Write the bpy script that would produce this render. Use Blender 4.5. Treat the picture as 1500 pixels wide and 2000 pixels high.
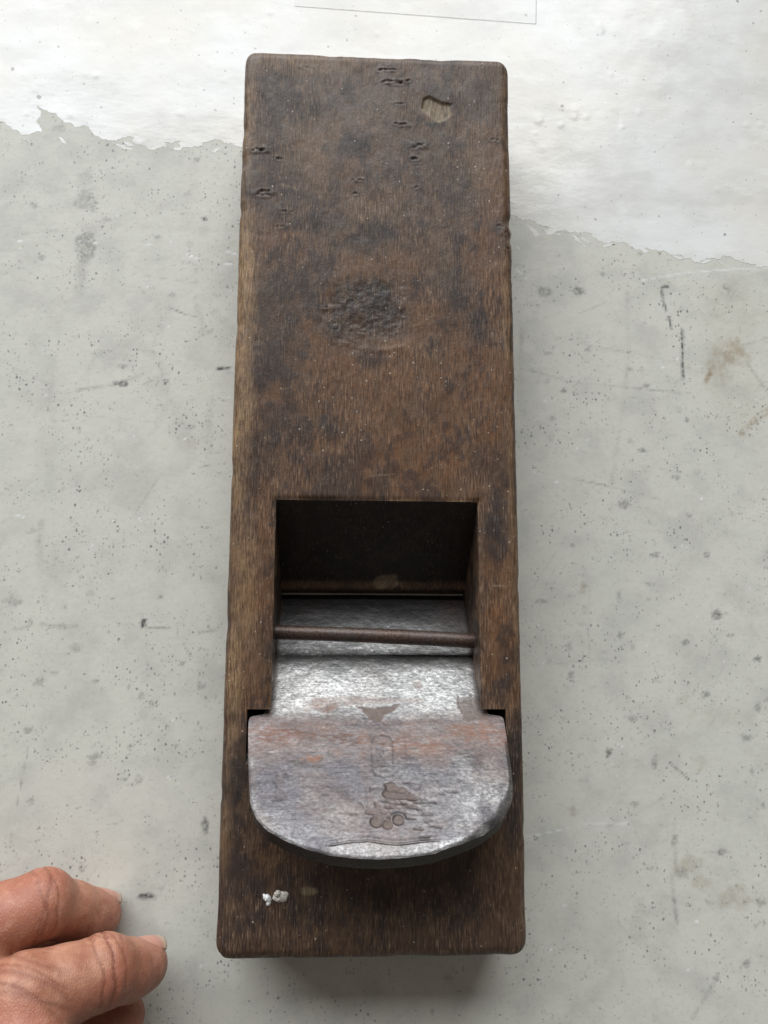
import bpy, math, random
import numpy as np
from mathutils import Matrix, Vector

for o in list(bpy.data.objects):
    bpy.data.objects.remove(o, do_unlink=True)
scene = bpy.context.scene
COL = scene.collection
MM = 0.001
H = 33.0            # height of the wooden block, mm
random.seed(7)
RNG = np.random.default_rng(11)

# ------------------------------------------------------------------ camera
cam_d = bpy.data.cameras.new('camera')
cam = bpy.data.objects.new('camera', cam_d)
COL.objects.link(cam)
cam.matrix_world = Matrix(((0.998759, -0.011499, -0.048467, -0.008821), (0.003780, 0.987680, -0.156444, 0.079816), (0.049669, 0.156066, 0.986497, 0.262441), (0.000000, 0.000000, 0.000000, 1.000000)))
cam_d.sensor_fit = 'VERTICAL'
cam_d.sensor_height = 36.0
cam_d.lens = 29.14
cam_d.clip_start = 0.01
cam_d.clip_end = 50.0
scene.camera = cam

# ------------------------------------------------------------------ world and lamps
world = bpy.data.worlds.new('World')
scene.world = world
world.use_nodes = True
wb = world.node_tree.nodes['Background']
wb.inputs[0].default_value = (1.0, 0.93, 0.83, 1)
wb.inputs[1].default_value = 0.16

def area_lamp(name, loc, target, sx, sy, energy, color):
    d = bpy.data.lights.new(name, 'AREA')
    d.shape = 'RECTANGLE'
    d.size = sx
    d.size_y = sy
    d.energy = energy
    d.color = color
    o = bpy.data.objects.new(name, d)
    COL.objects.link(o)
    o.location = loc
    o.rotation_euler = (Vector(target) - Vector(loc)).to_track_quat('-Z', 'Y').to_euler()
    return o
# daylight through the open door beyond the far end of the bench
area_lamp('door_light', (-1.20, 2.90, 2.42), (-1.20, 0.1, 2.42), 5.2, 3.7, 388, (0.96, 0.985, 1.0))

scene.render.engine = 'CYCLES'
scene.view_settings.view_transform = 'Standard'
scene.view_settings.look = 'None'
scene.view_settings.exposure = 0.0
scene.view_settings.gamma = 1.0

# ------------------------------------------------------------------ helpers
def smooth(t):
    t = np.clip(t, 0, 1)
    return t * t * (3 - 2 * t)

def vnoise(x, y, seed):
    xi = np.floor(x).astype(np.int64); yi = np.floor(y).astype(np.int64)
    fx = x - xi; fy = y - yi
    fx = fx * fx * fx * (fx * (fx * 6 - 15) + 10); fy = fy * fy * fy * (fy * (fy * 6 - 15) + 10)
    def h(a, b):
        n = (a * 374761393 + b * 668265263 + seed * 2147483647) & 0xFFFFFFFF
        n = ((n ^ (n >> 13)) * 1274126177) & 0xFFFFFFFF
        n = n ^ (n >> 16)
        return (n & 0xFFFF) / 65535.0
    a = h(xi, yi); b = h(xi + 1, yi); c = h(xi, yi + 1); d = h(xi + 1, yi + 1)
    return (a * (1 - fx) + b * fx) * (1 - fy) + (c * (1 - fx) + d * fx) * fy

def fbm(x, y, size, octaves=4, seed=1, gain=0.5):
    s = 0; amp = 1; tot = 0; f = 1.0 / size
    for k in range(octaves):
        s = s + amp * vnoise(x * f + 17.3 * k, y * f - 9.1 * k, seed + k)
        tot += amp; amp *= gain; f *= 2.03
    return s / tot

def seg_dist(x, y, pts):
    best = np.full(x.shape, 1e9)
    for (ax, ay), (bx, by) in zip(pts[:-1], pts[1:]):
        dx, dy = bx - ax, by - ay
        t = np.clip(((x - ax) * dx + (y - ay) * dy) / (dx * dx + dy * dy + 1e-9), 0, 1)
        best = np.minimum(best, np.hypot(x - ax - t * dx, y - ay - t * dy))
    return best

def blob(f, x, y, c, rx, ry, s, soft=0.5, rough=0.6, nsize=None, seed=3):
    """adds an irregular patch to the field f"""
    m = (np.abs(x - c[0]) < rx * 2.2) & (np.abs(y - c[1]) < ry * 2.2)
    if not m.any(): return
    xx, yy = x[m], y[m]
    d = np.hypot((xx - c[0]) / rx, (yy - c[1]) / ry)
    d = d + rough * (fbm(xx, yy, nsize or max(rx, ry) * 0.6, 4, seed) - 0.5) * 2
    f[m] = np.maximum(f[m], s * smooth((1 + soft * 0.5 - d) / max(soft, 1e-3)))

def stroke(f, x, y, pts, w, s, rough=0.6, seed=5):
    px = [p[0] for p in pts]; py = [p[1] for p in pts]
    m = (x > min(px) - 3 * w) & (x < max(px) + 3 * w) & (y > min(py) - 3 * w) & (y < max(py) + 3 * w)
    if not m.any(): return
    xx, yy = x[m], y[m]
    d = seg_dist(xx, yy, pts) / w
    nz = fbm(xx, yy, 1.6, 3, seed)
    nb = fbm(xx, yy, 9.0, 2, seed + 4)
    f[m] = np.maximum(f[m], s * smooth(1.25 - d) * np.clip(1 + rough * (nz - 0.5) * 4, 0, 1.3) * (1 - rough + rough * np.clip((nb - .3) * 3.2, 0, 1.2)))

def mesh_np(name, V, F, mat, parent=None, smooth_shade=True, attrs=None):
    V = np.asarray(V, np.float32) * MM
    F = np.asarray(F, np.int32)
    me = bpy.data.meshes.new(name)
    me.vertices.add(len(V)); me.vertices.foreach_set('co', V.ravel())
    k = F.shape[1]
    me.loops.add(F.size); me.loops.foreach_set('vertex_index', F.ravel())
    me.polygons.add(len(F))
    me.polygons.foreach_set('loop_start', np.arange(0, F.size, k, dtype=np.int32))
    me.polygons.foreach_set('use_smooth', np.full(len(F), smooth_shade))
    me.update(calc_edges=True)
    me.validate()
    for an, av in (attrs or {}).items():
        a = me.attributes.new(an, 'FLOAT', 'POINT')
        a.data.foreach_set('value', np.asarray(av, np.float32).ravel())
    me.materials.append(mat)
    o = bpy.data.objects.new(name, me)
    COL.objects.link(o)
    if parent is not None: adopt(o, parent)
    return o

def adopt(o, parent):
    o.parent = parent
    top = parent
    loc = Vector((0, 0, 0))
    while top is not None:
        loc += top.location; top = top.parent
    o.matrix_parent_inverse = Matrix.Translation(-loc)

def tag(o, label=None, cat=None, kind=None, group=None):
    if label: o['label'] = label
    if cat: o['category'] = cat
    if kind: o['kind'] = kind
    if group: o['group'] = group
    return o

def empty(name, loc):
    o = bpy.data.objects.new(name, None)
    o.empty_display_size = 0.02
    COL.objects.link(o)
    o.location = Vector(loc) * MM
    return o

def grid_faces(nu, nv, keep=None, base=0, flip=False):
    i, j = np.meshgrid(np.arange(nu - 1), np.arange(nv - 1), indexing='ij')
    if keep is not None:
        i, j = i[keep], j[keep]
    i = i.ravel(); j = j.ravel()
    a = i * nv + j; b = (i + 1) * nv + j; c = (i + 1) * nv + j + 1; d = i * nv + j + 1
    F = np.stack([a, b, c, d], 1) + base
    return F[:, ::-1] if flip else F

def prism(pts, z0, z1):
    """closed prism from an outline, returned as triangles"""
    from mathutils.geometry import tessellate_polygon
    n = len(pts)
    tris = tessellate_polygon([[Vector((p[0], p[1], 0)) for p in pts]])
    V = [(p[0], p[1], z1) for p in pts] + [(p[0], p[1], z0) for p in pts]
    ar = sum(pts[i][0] * pts[(i + 1) % n][1] - pts[(i + 1) % n][0] * pts[i][1] for i in range(n))
    F = []
    for t in tris:
        a, b, c = t
        s = (pts[b][0] - pts[a][0]) * (pts[c][1] - pts[a][1]) - (pts[b][1] - pts[a][1]) * (pts[c][0] - pts[a][0])
        F.append((a, b, c) if s > 0 else (a, c, b))
    for i in range(n):
        j = (i + 1) % n
        q = [(i, i + n, j + n), (i, j + n, j)]
        if ar < 0: q = [t[::-1] for t in q]
        F += q
    return np.array(V, float), np.array(F)

class N:
    """short hand for building a node tree"""
    def __init__(s, name):
        s.mat = bpy.data.materials.new(name); s.mat.use_nodes = True
        s.t = s.mat.node_tree; s.t.nodes.clear()
        s.out = s.t.nodes.new('ShaderNodeOutputMaterial')
        tc = s.t.nodes.new('ShaderNodeTexCoord')
        s.P = s.vm('SCALE', tc.outputs['Object'], 1000.0)     # millimetres
    def _in(s, sock, v):
        if v is None: return
        if hasattr(v, 'is_output'): s.t.links.new(v, sock)
        else:
            if sock.type == 'RGBA' and len(v) == 3: v = (*v, 1)
            sock.default_value = v
    def vm(s, op, a, b):
        n = s.t.nodes.new('ShaderNodeVectorMath'); n.operation = op
        s._in(n.inputs[0], a)
        if op == 'SCALE': s._in(n.inputs['Scale'], b)
        else: s._in(n.inputs[1], b)
        return n.outputs[0]
    def m(s, op, a, b=None, c=None, clamp=False):
        n = s.t.nodes.new('ShaderNodeMath'); n.operation = op; n.use_clamp = clamp
        for k, v in enumerate((a, b, c)): s._in(n.inputs[k], v)
        return n.outputs[0]
    def noise(s, size, detail=4, rough=0.55, stretch=(1, 1, 1), off=0, dist=0):
        v = s.vm('MULTIPLY', s.P, tuple(1.0 / (size * k) for k in stretch))
        if off: v = s.vm('ADD', v, (off, off * 1.7, off * 0.3))
        n = s.t.nodes.new('ShaderNodeTexNoise')
        s._in(n.inputs['Vector'], v)
        n.inputs['Scale'].default_value = 1.0; n.inputs['Detail'].default_value = detail
        n.inputs['Roughness'].default_value = rough; n.inputs['Distortion'].default_value = dist
        return n.outputs['Fac']
    def voro(s, size, stretch=(1, 1, 1), feature='F1', off=0, warp=None, rnd=1.0):
        v = s.vm('MULTIPLY', s.P, tuple(1.0 / (size * k) for k in stretch))
        if off: v = s.vm('ADD', v, (off, off * 1.7, 0))
        n = s.t.nodes.new('ShaderNodeTexVoronoi'); n.feature = feature
        s._in(n.inputs['Vector'], v); n.inputs['Scale'].default_value = 1.0
        n.inputs['Randomness'].default_value = rnd
        return n
    def ramp(s, v, lo, hi, a=0.0, b=1.0):
        n = s.t.nodes.new('ShaderNodeMapRange'); n.interpolation_type = 'SMOOTHSTEP'
        s._in(n.inputs['Value'], v)
        n.inputs['From Min'].default_value = lo; n.inputs['From Max'].default_value = hi
        n.inputs['To Min'].default_value = a; n.inputs['To Max'].default_value = b
        return n.outputs[0]
    def mix(s, f, a, b, mode='MIX'):
        n = s.t.nodes.new('ShaderNodeMix'); n.data_type = 'RGBA'; n.blend_type = mode
        s._in(n.inputs[0], f); s._in(n.inputs[6], a); s._in(n.inputs[7], b)
        return n.outputs[2]
    def attr(s, name):
        n = s.t.nodes.new('ShaderNodeAttribute'); n.attribute_name = name
        return n.outputs['Fac']
    def bump(s, h, dist, strength=1.0, prev=None):
        n = s.t.nodes.new('ShaderNodeBump')
        s._in(n.inputs['Height'], h); n.inputs['Distance'].default_value = dist * MM
        n.inputs['Strength'].default_value = strength
        if prev is not None: s._in(n.inputs['Normal'], prev)
        return n.outputs[0]
    def bsdf(s, **k):
        n = s.t.nodes.new('ShaderNodeBsdfPrincipled')
        for key, v in k.items():
            s._in(n.inputs[key.replace('_', ' ')], v)
        s.t.links.new(n.outputs[0], s.out.inputs[0])
        return n

# ------------------------------------------------------------------ materials
def mat_bench():
    g = N('grey_bench_paint')
    c = g.mix(g.noise(60, 4), (0.490, 0.493, 0.446), (0.570, 0.562, 0.507))
    c = g.mix(g.ramp(g.noise(14, 5, 0.6, off=3), 0.42, 0.70, 0, 0.45), c, (0.37, 0.37, 0.345))
    c = g.mix(g.ramp(g.noise(34, 5, 0.65, stretch=(1, 1.6, 1), off=53), 0.50, 0.70, 0, 0.35), c, (0.60, 0.585, 0.53))
    c = g.mix(g.ramp(g.noise(1.6, 5, 0.75, off=27), 0.52, 0.74, 0, 0.40), c, (0.30, 0.30, 0.285))
    # tiny pits and dirt specks, gathered in clusters
    cl = g.ramp(g.noise(20, 2, 0.6, off=7), 0.42, 0.62)
    cl2 = g.ramp(g.noise(8, 3, 0.65, off=17), 0.50, 0.64)
    specks = None
    for size, r, off, amt, cc, st in ((1.05, 0.46, 1, 0.72, cl, (1, 1.2, 1)), (2.1, 0.27, 5, 0.78, cl2, (1, 1, 1)),
                                  (4.6, 0.115, 9, 0.85, None, (1.25, 1, 1)), (0.8, 0.44, 13, 0.60, cl2, (1.35, 1, 1))):
        v = g.voro(size, st, off=off)
        nz = g.noise(0.42, 2, 0.6, off=off)
        d = g.m('ADD', v.outputs['Distance'], g.m('MULTIPLY', g.m('SUBTRACT', nz, 0.46), 0.8))
        # only some of the cells hold a speck, of varied size
        sep = g.t.nodes.new('ShaderNodeSeparateColor'); g.t.links.new(v.outputs['Color'], sep.inputs[0])
        rad = g.m('MULTIPLY', g.m('POWER', sep.outputs[0], 1.6), r)
        k = g.m('MULTIPLY', g.ramp(g.m('SUBTRACT', rad, d), -0.01, 0.07), amt)
        k = g.m('MULTIPLY', k, g.ramp(sep.outputs[1], 0.1, 0.9, 0.35, 1.0))
        if cc is not None: k = g.m('MULTIPLY', k, cc)
        specks = k if specks is None else g.m('MAXIMUM', specks, k)
    tan = g.mix(g.m('MULTIPLY', g.m('MULTIPLY', g.attr('tan'), 0.85), g.ramp(g.noise(3.2, 5, 0.72, off=57), 0.32, 0.62, 0.15, 1.0)), c, (0.30, 0.24, 0.165))
    li = g.mix(g.attr('light'), tan, (0.78, 0.77, 0.80))
    br = g.noise(1.1, 4, 0.7, off=21)
    dk = g.m('MULTIPLY', g.attr('dark'), g.ramp(br, 0.34, 0.58, 0.30, 1.05))
    c2 = g.mix(dk, li, (0.055, 0.055, 0.055))
    c3 = g.mix(specks, c2, (0.085, 0.083, 0.078))
    rough = g.m('ADD', 0.40, g.m('MULTIPLY', g.noise(9, 4, off=2), 0.25))
    h = g.noise(5, 3)
    g.bsdf(Base_Color=c3, Roughness=rough, Specular_IOR_Level=0.35, Normal=g.bump(h, 0.12))
    return g.mat

def mat_white():
    g = N('white_paint_skin')
    c = g.mix(g.ramp(g.noise(70, 3), 0.35, 0.65), (0.66, 0.635, 0.59), (0.695, 0.705, 0.70))
    c = g.mix(g.ramp(g.noise(14, 5, 0.65, stretch=(1.8, 1, 1), off=4), 0.42, 0.68, 0, 0.55), c, (0.55, 0.545, 0.525))
    c = g.mix(g.ramp(g.noise(5, 4, 0.65, stretch=(2.5, 1, 1), off=44), 0.52, 0.70, 0, 0.4), c, (0.76, 0.755, 0.745))
    specks = None
    for size, r, off, amt in ((3.2, 0.17, 1, 0.45), (9.5, 0.075, 9, 0.7), (1.5, 0.20, 5, 0.35)):
        v = g.voro(size, off=off)
        sep = g.t.nodes.new('ShaderNodeSeparateColor'); g.t.links.new(v.outputs['Color'], sep.inputs[0])
        nz = g.noise(size * 0.3, 2, off=off)
        d = g.m('ADD', v.outputs['Distance'], g.m('MULTIPLY', g.m('SUBTRACT', nz, 0.5), 0.3))
        k = g.m('MULTIPLY', g.ramp(g.m('SUBTRACT', g.m('MULTIPLY', g.m('POWER', sep.outputs[0], 2.2), r), d), -0.01, 0.05), amt)
        specks = k if specks is None else g.m('MAXIMUM', specks, k)
    c = g.mix(g.attr('tan'), c, (0.42, 0.37, 0.31))
    c = g.mix(specks, c, (0.16, 0.155, 0.15))
    b1 = g.bump(g.noise(26, 2, 0.5, off=6), 0.45)
    lump = g.voro(6.0, feature='SMOOTH_F1', off=3)
    lh = g.ramp(lump.outputs['Distance'], 0.0, 0.35, 1.0, 0.0)
    lh = g.m('MULTIPLY', lh, g.ramp(g.noise(18, 2, off=8), 0.5, 0.72))
    b2 = g.bump(lh, 0.10, prev=b1)
    b3 = g.bump(g.noise(3.0, 4, 0.6, stretch=(1.8, 1, 1), off=12), 0.06, prev=b2)
    g.bsdf(Base_Color=c, Roughness=g.m('ADD', 0.12, g.m('MULTIPLY', g.noise(12, 3, off=5), 0.14)), Specular_IOR_Level=0.5, Normal=b3)
    return g.mat

def mat_wood():
    g = N('old_oiled_oak')
    wav = g.noise(30, 2, 0.5, stretch=(1, 2.5, 1), off=51)
    fib = g.noise(0.34, 3, 0.6, stretch=(1, 20, 8), off=2, dist=0.2)
    grain2 = g.noise(2.4, 3, 0.6, stretch=(1, 16, 8), off=9, dist=0.5)
    fleck = g.noise(0.40, 2, 0.55, stretch=(1, 8, 4), off=31)
    opn = g.ramp(g.noise(10, 3, 0.6, stretch=(1, 1.7, 1), off=61), 0.36, 0.62)
    big = g.noise(15, 4, 0.62, stretch=(1, 1.5, 1), off=5)
    mid = g.noise(4.2, 5, 0.68, stretch=(1, 1.8, 1), off=15)
    grain = g.m('ADD', g.m('MULTIPLY', fib, 0.45), g.m('MULTIPLY', fleck, 0.55))
    gr = g.ramp(g.m('ADD', g.m('MULTIPLY', g.m('SUBTRACT', grain, 0.5), g.m('ADD', 0.55, g.m('MULTIPLY', opn, 0.75))), 0.5), 0.32, 0.68)
    base = g.mix(gr, (0.036, 0.0205, 0.0140), (0.118, 0.072, 0.046))
    base = g.mix(g.ramp(grain2, 0.38, 0.68, 0, 0.45), base, (0.098, 0.064, 0.043))
    warm = g.mix(gr, (0.058, 0.0250, 0.0120), (0.205, 0.098, 0.043))
    wf = g.m('MULTIPLY', g.attr('warm'), g.ramp(mid, 0.30, 0.62, 0.25, 1.0))
    c = g.mix(wf, base, warm)
    lp = g.noise(7, 5, 0.65, stretch=(1, 2.0, 1), off=81)
    c = g.mix(g.ramp(lp, 0.50, 0.60, 0, 0.42), c, g.mix(gr, (0.062, 0.034, 0.021), (0.175, 0.108, 0.066)))
    blot = g.m('ADD', g.m('MULTIPLY', big, 0.5), g.m('MULTIPLY', mid, 0.5))
    c = g.mix(g.ramp(blot, 0.50, 0.56, 0, 0.66), c, g.mix(gr, (0.019, 0.0135, 0.013), (0.043, 0.031, 0.028)))
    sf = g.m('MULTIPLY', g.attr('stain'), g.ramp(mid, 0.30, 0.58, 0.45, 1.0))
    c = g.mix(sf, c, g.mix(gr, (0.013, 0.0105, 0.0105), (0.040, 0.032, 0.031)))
    pale = g.mix(gr, (0.100, 0.058, 0.032), (0.35, 0.225, 0.125))
    pf = g.m('MULTIPLY', g.attr('pale'), g.ramp(mid, 0.28, 0.60, 0.30, 1.0))
    c = g.mix(g.m('MULTIPLY', pf, g.m('SUBTRACT', 1.0, g.m('MULTIPLY', sf, 0.6))), c, pale)
    c = g.mix(g.m('MULTIPLY', g.m('MULTIPLY', g.ramp(fleck, 0.60, 0.68), opn), 0.55), c, (0.230, 0.158, 0.104))
    c = g.mix(g.m('MULTIPLY', g.ramp(g.noise(0.42, 2, 0.5, stretch=(1, 9, 4), off=71), 0.37, 0.30), 0.55), c, (0.010, 0.0075, 0.0065))
    sc = g.ramp(g.noise(0.45, 2, 0.5, stretch=(9, 1, 1), off=41), 0.69, 0.78)
    c = g.mix(g.m('MULTIPLY', sc, 0.22), c, (0.26, 0.20, 0.14))
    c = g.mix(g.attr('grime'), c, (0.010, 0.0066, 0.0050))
    c = g.mix(g.attr('raw'), c, g.mix(gr, (0.105, 0.078, 0.050), (0.27, 0.205, 0.130)))
    # dust and bright grit
    v = g.voro(1.35, off=4)
    sep = g.t.nodes.new('ShaderNodeSeparateColor'); g.t.links.new(v.outputs['Color'], sep.inputs[0])
    dust = g.ramp(g.m('SUBTRACT', g.m('MULTIPLY', g.m('POWER', sep.outputs[0], 3.5), 0.21), v.outputs['Distance']), -0.02, 0.05)
    dust = g.m('MULTIPLY', dust, g.ramp(g.noise(11, 3, off=33), 0.40, 0.58, 0.15, 1.0))
    dust = g.m('MULTIPLY', dust, g.m('SUBTRACT', 1.0, g.attr('grime')))
    c = g.mix(g.m('MULTIPLY', dust, 0.70), c, (0.50, 0.45, 0.38))
    rough = g.m('ADD', g.m('ADD', 0.27, g.m('MULTIPLY', mid, 0.25)), g.m('MULTIPLY', opn, 0.12))
    b = g.bump(g.m('MULTIPLY', grain, g.m('ADD', 0.5, opn)), 0.13, 1.0)
    b = g.bump(mid, 0.35, 0.9, prev=b)
    b = g.bump(g.attr('rgh'), 0.35, 0.7, prev=b)
    g.bsdf(Base_Color=c, Roughness=rough, Specular_IOR_Level=0.31, Normal=b)
    return g.mat

def mat_blade():
    g = N('worn_rusty_steel')
    fine = g.noise(0.6, 4, 0.7, stretch=(3.2, 1, 1), off=2)
    pit = g.noise(0.75, 4, 0.75, stretch=(1.3, 1, 1), off=7)
    cloud = g.noise(8, 5, 0.62, stretch=(1.6, 1, 1), off=11)
    dull = g.mix(g.ramp(pit, 0.30, 0.68), (0.060, 0.056, 0.059), (0.096, 0.091, 0.097))
    dull = g.mix(g.ramp(cloud, 0.36, 0.62, 0, 0.65), dull, (0.078, 0.074, 0.083))
    dull = g.mix(g.ramp(g.noise(13, 4, 0.6, off=29), 0.44, 0.62, 0, 0.75), dull, (0.098, 0.080, 0.075))
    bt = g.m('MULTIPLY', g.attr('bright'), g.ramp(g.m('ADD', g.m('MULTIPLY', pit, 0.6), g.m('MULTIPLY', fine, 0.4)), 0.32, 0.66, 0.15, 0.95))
    sx = g.noise(0.5, 3, 0.6, stretch=(22, 1, 1), off=37)
    dull = g.mix(g.ramp(sx, 0.40, 0.66, 0, 0.35), dull, (0.125, 0.122, 0.13))
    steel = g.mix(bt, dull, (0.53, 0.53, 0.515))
    rf = g.m('MULTIPLY', g.attr('rust'), g.ramp(g.m('ADD', g.m('MULTIPLY', fine, 0.7), g.m('MULTIPLY', pit, 0.3)), 0.38, 0.60, 0.12, 1.0))
    rust = g.mix(g.ramp(cloud, 0.35, 0.65), (0.150, 0.072, 0.050), (0.095, 0.056, 0.047))
    rust = g.mix(g.attr('orange'), rust, (0.20, 0.092, 0.050))
    c = g.mix(rf, steel, rust)
    c = g.mix(g.m('MULTIPLY', g.attr('brown'), 0.9), c, g.mix(pit, (0.080, 0.054, 0.045), (0.135, 0.096, 0.080)))
    c = g.mix(g.attr('dirt_shade'), c, (0.022, 0.017, 0.014))
    nonmet = g.m('MAXIMUM', g.m('MAXIMUM', g.m('MULTIPLY', rf, 0.85), g.attr('brown')), g.attr('dirt_shade'))
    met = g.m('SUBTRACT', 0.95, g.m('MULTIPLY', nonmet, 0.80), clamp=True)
    rough = g.m('ADD', g.ramp(pit, 0.3, 0.7, 0.54, 0.38), g.m('MULTIPLY', nonmet, 0.16))
    b = g.bump(g.m('ADD', g.m('ADD', g.m('MULTIPLY', fine, 0.6), g.m('MULTIPLY', sx, 0.5)), g.m('MULTIPLY', pit, 0.5)), 0.07, 0.7)
    b = g.bump(g.noise(8, 4, 0.55, off=19), 0.60, 1.0, prev=b)
    g.bsdf(Base_Color=c, Metallic=met, Roughness=rough, Normal=b)
    return g.mat

def mat_pin():
    g = N('rusty_pin_iron')
    p = g.noise(0.7, 4, 0.7, off=3); q = g.noise(6, 3, off=8)
    c = g.mix(g.ramp(p, 0.35, 0.65), (0.042, 0.028, 0.023), (0.105, 0.064, 0.048))
    c = g.mix(g.ramp(q, 0.45, 0.7, 0, 0.5), c, (0.07, 0.062, 0.06))
    g.bsdf(Base_Color=c, Metallic=0.35, Roughness=0.42, Normal=g.bump(p, 0.12))
    return g.mat

def mat_skin():
    g = N('weathered_skin')
    a = g.noise(7, 4, 0.6, off=1); b = g.noise(1.3, 4, 0.6, off=5); e = g.noise(18, 2, off=9)
    c = g.mix(g.ramp(a, 0.35, 0.65), (0.305, 0.122, 0.074), (0.415, 0.200, 0.130))
    c = g.mix(g.m('MULTIPLY', g.ramp(e, 0.42, 0.62), 0.55), c, (0.34, 0.115, 0.073))
    c = g.mix(g.ramp(g.noise(3.5, 4, 0.65, off=41), 0.50, 0.72, 0, 0.45), c, (0.55, 0.30, 0.21))
    c = g.mix(g.ramp(b, 0.52, 0.75, 0, 0.30), c, (0.36, 0.15, 0.095))
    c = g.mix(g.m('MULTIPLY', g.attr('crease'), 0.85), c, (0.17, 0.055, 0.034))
    c = g.mix(g.m('MULTIPLY', g.attr('tip'), 0.30), c, (0.44, 0.21, 0.165))
    v = g.voro(0.6, (1.0, 1.8, 1.4), feature='DISTANCE_TO_EDGE', off=2)
    lines = g.ramp(v.outputs['Distance'], 0.0, 0.22)
    n = g.bump(lines, 0.045, 0.8)
    n = g.bump(g.noise(3.2, 3, 0.5, off=13), 0.20, 0.6, prev=n)
    g.bsdf(Base_Color=c, Roughness=0.47, Specular_IOR_Level=0.4, Subsurface_Weight=0.22,
           Subsurface_Radius=(1.0, 0.35, 0.2), Subsurface_Scale=0.0022, Normal=n)
    return g.mat

def mat_nail():
    g = N('fingernail')
    t = g.attr('free')
    c = g.mix(g.m('MULTIPLY', t, 0.7), (0.47, 0.235, 0.18), (0.46, 0.37, 0.27))
    c = g.mix(g.ramp(g.noise(1.2, 3, off=4), 0.45, 0.75, 0, 0.25), c, (0.42, 0.30, 0.22))
    g.bsdf(Base_Color=c, Roughness=0.33, Specular_IOR_Level=0.5, Subsurface_Weight=0.15, Subsurface_Radius=(1, .5, .3), Subsurface_Scale=0.001,
           Normal=g.bump(g.noise(0.5, 2, stretch=(8, 1, 1)), 0.03))
    return g.mat

def mat_plain(name, col, rough=0.5, spec=0.4, var=0.15, size=1.0, bump=0.1, alpha=1.0):
    g = N(name)
    n = g.noise(size, 4, 0.6)
    c = g.mix(g.ramp(n, 0.3, 0.7), tuple(k * (1 - var) for k in col), tuple(min(1, k * (1 + var)) for k in col))
    g.bsdf(Base_Color=c, Roughness=rough, Specular_IOR_Level=spec, Alpha=alpha, Normal=g.bump(n, bump))
    return g.mat

M_BENCH = mat_bench(); M_WHITE = mat_white(); M_WOOD = mat_wood(); M_BLADE = mat_blade()
M_PIN = mat_pin(); M_SKIN = mat_skin(); M_NAIL = mat_nail()

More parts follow.
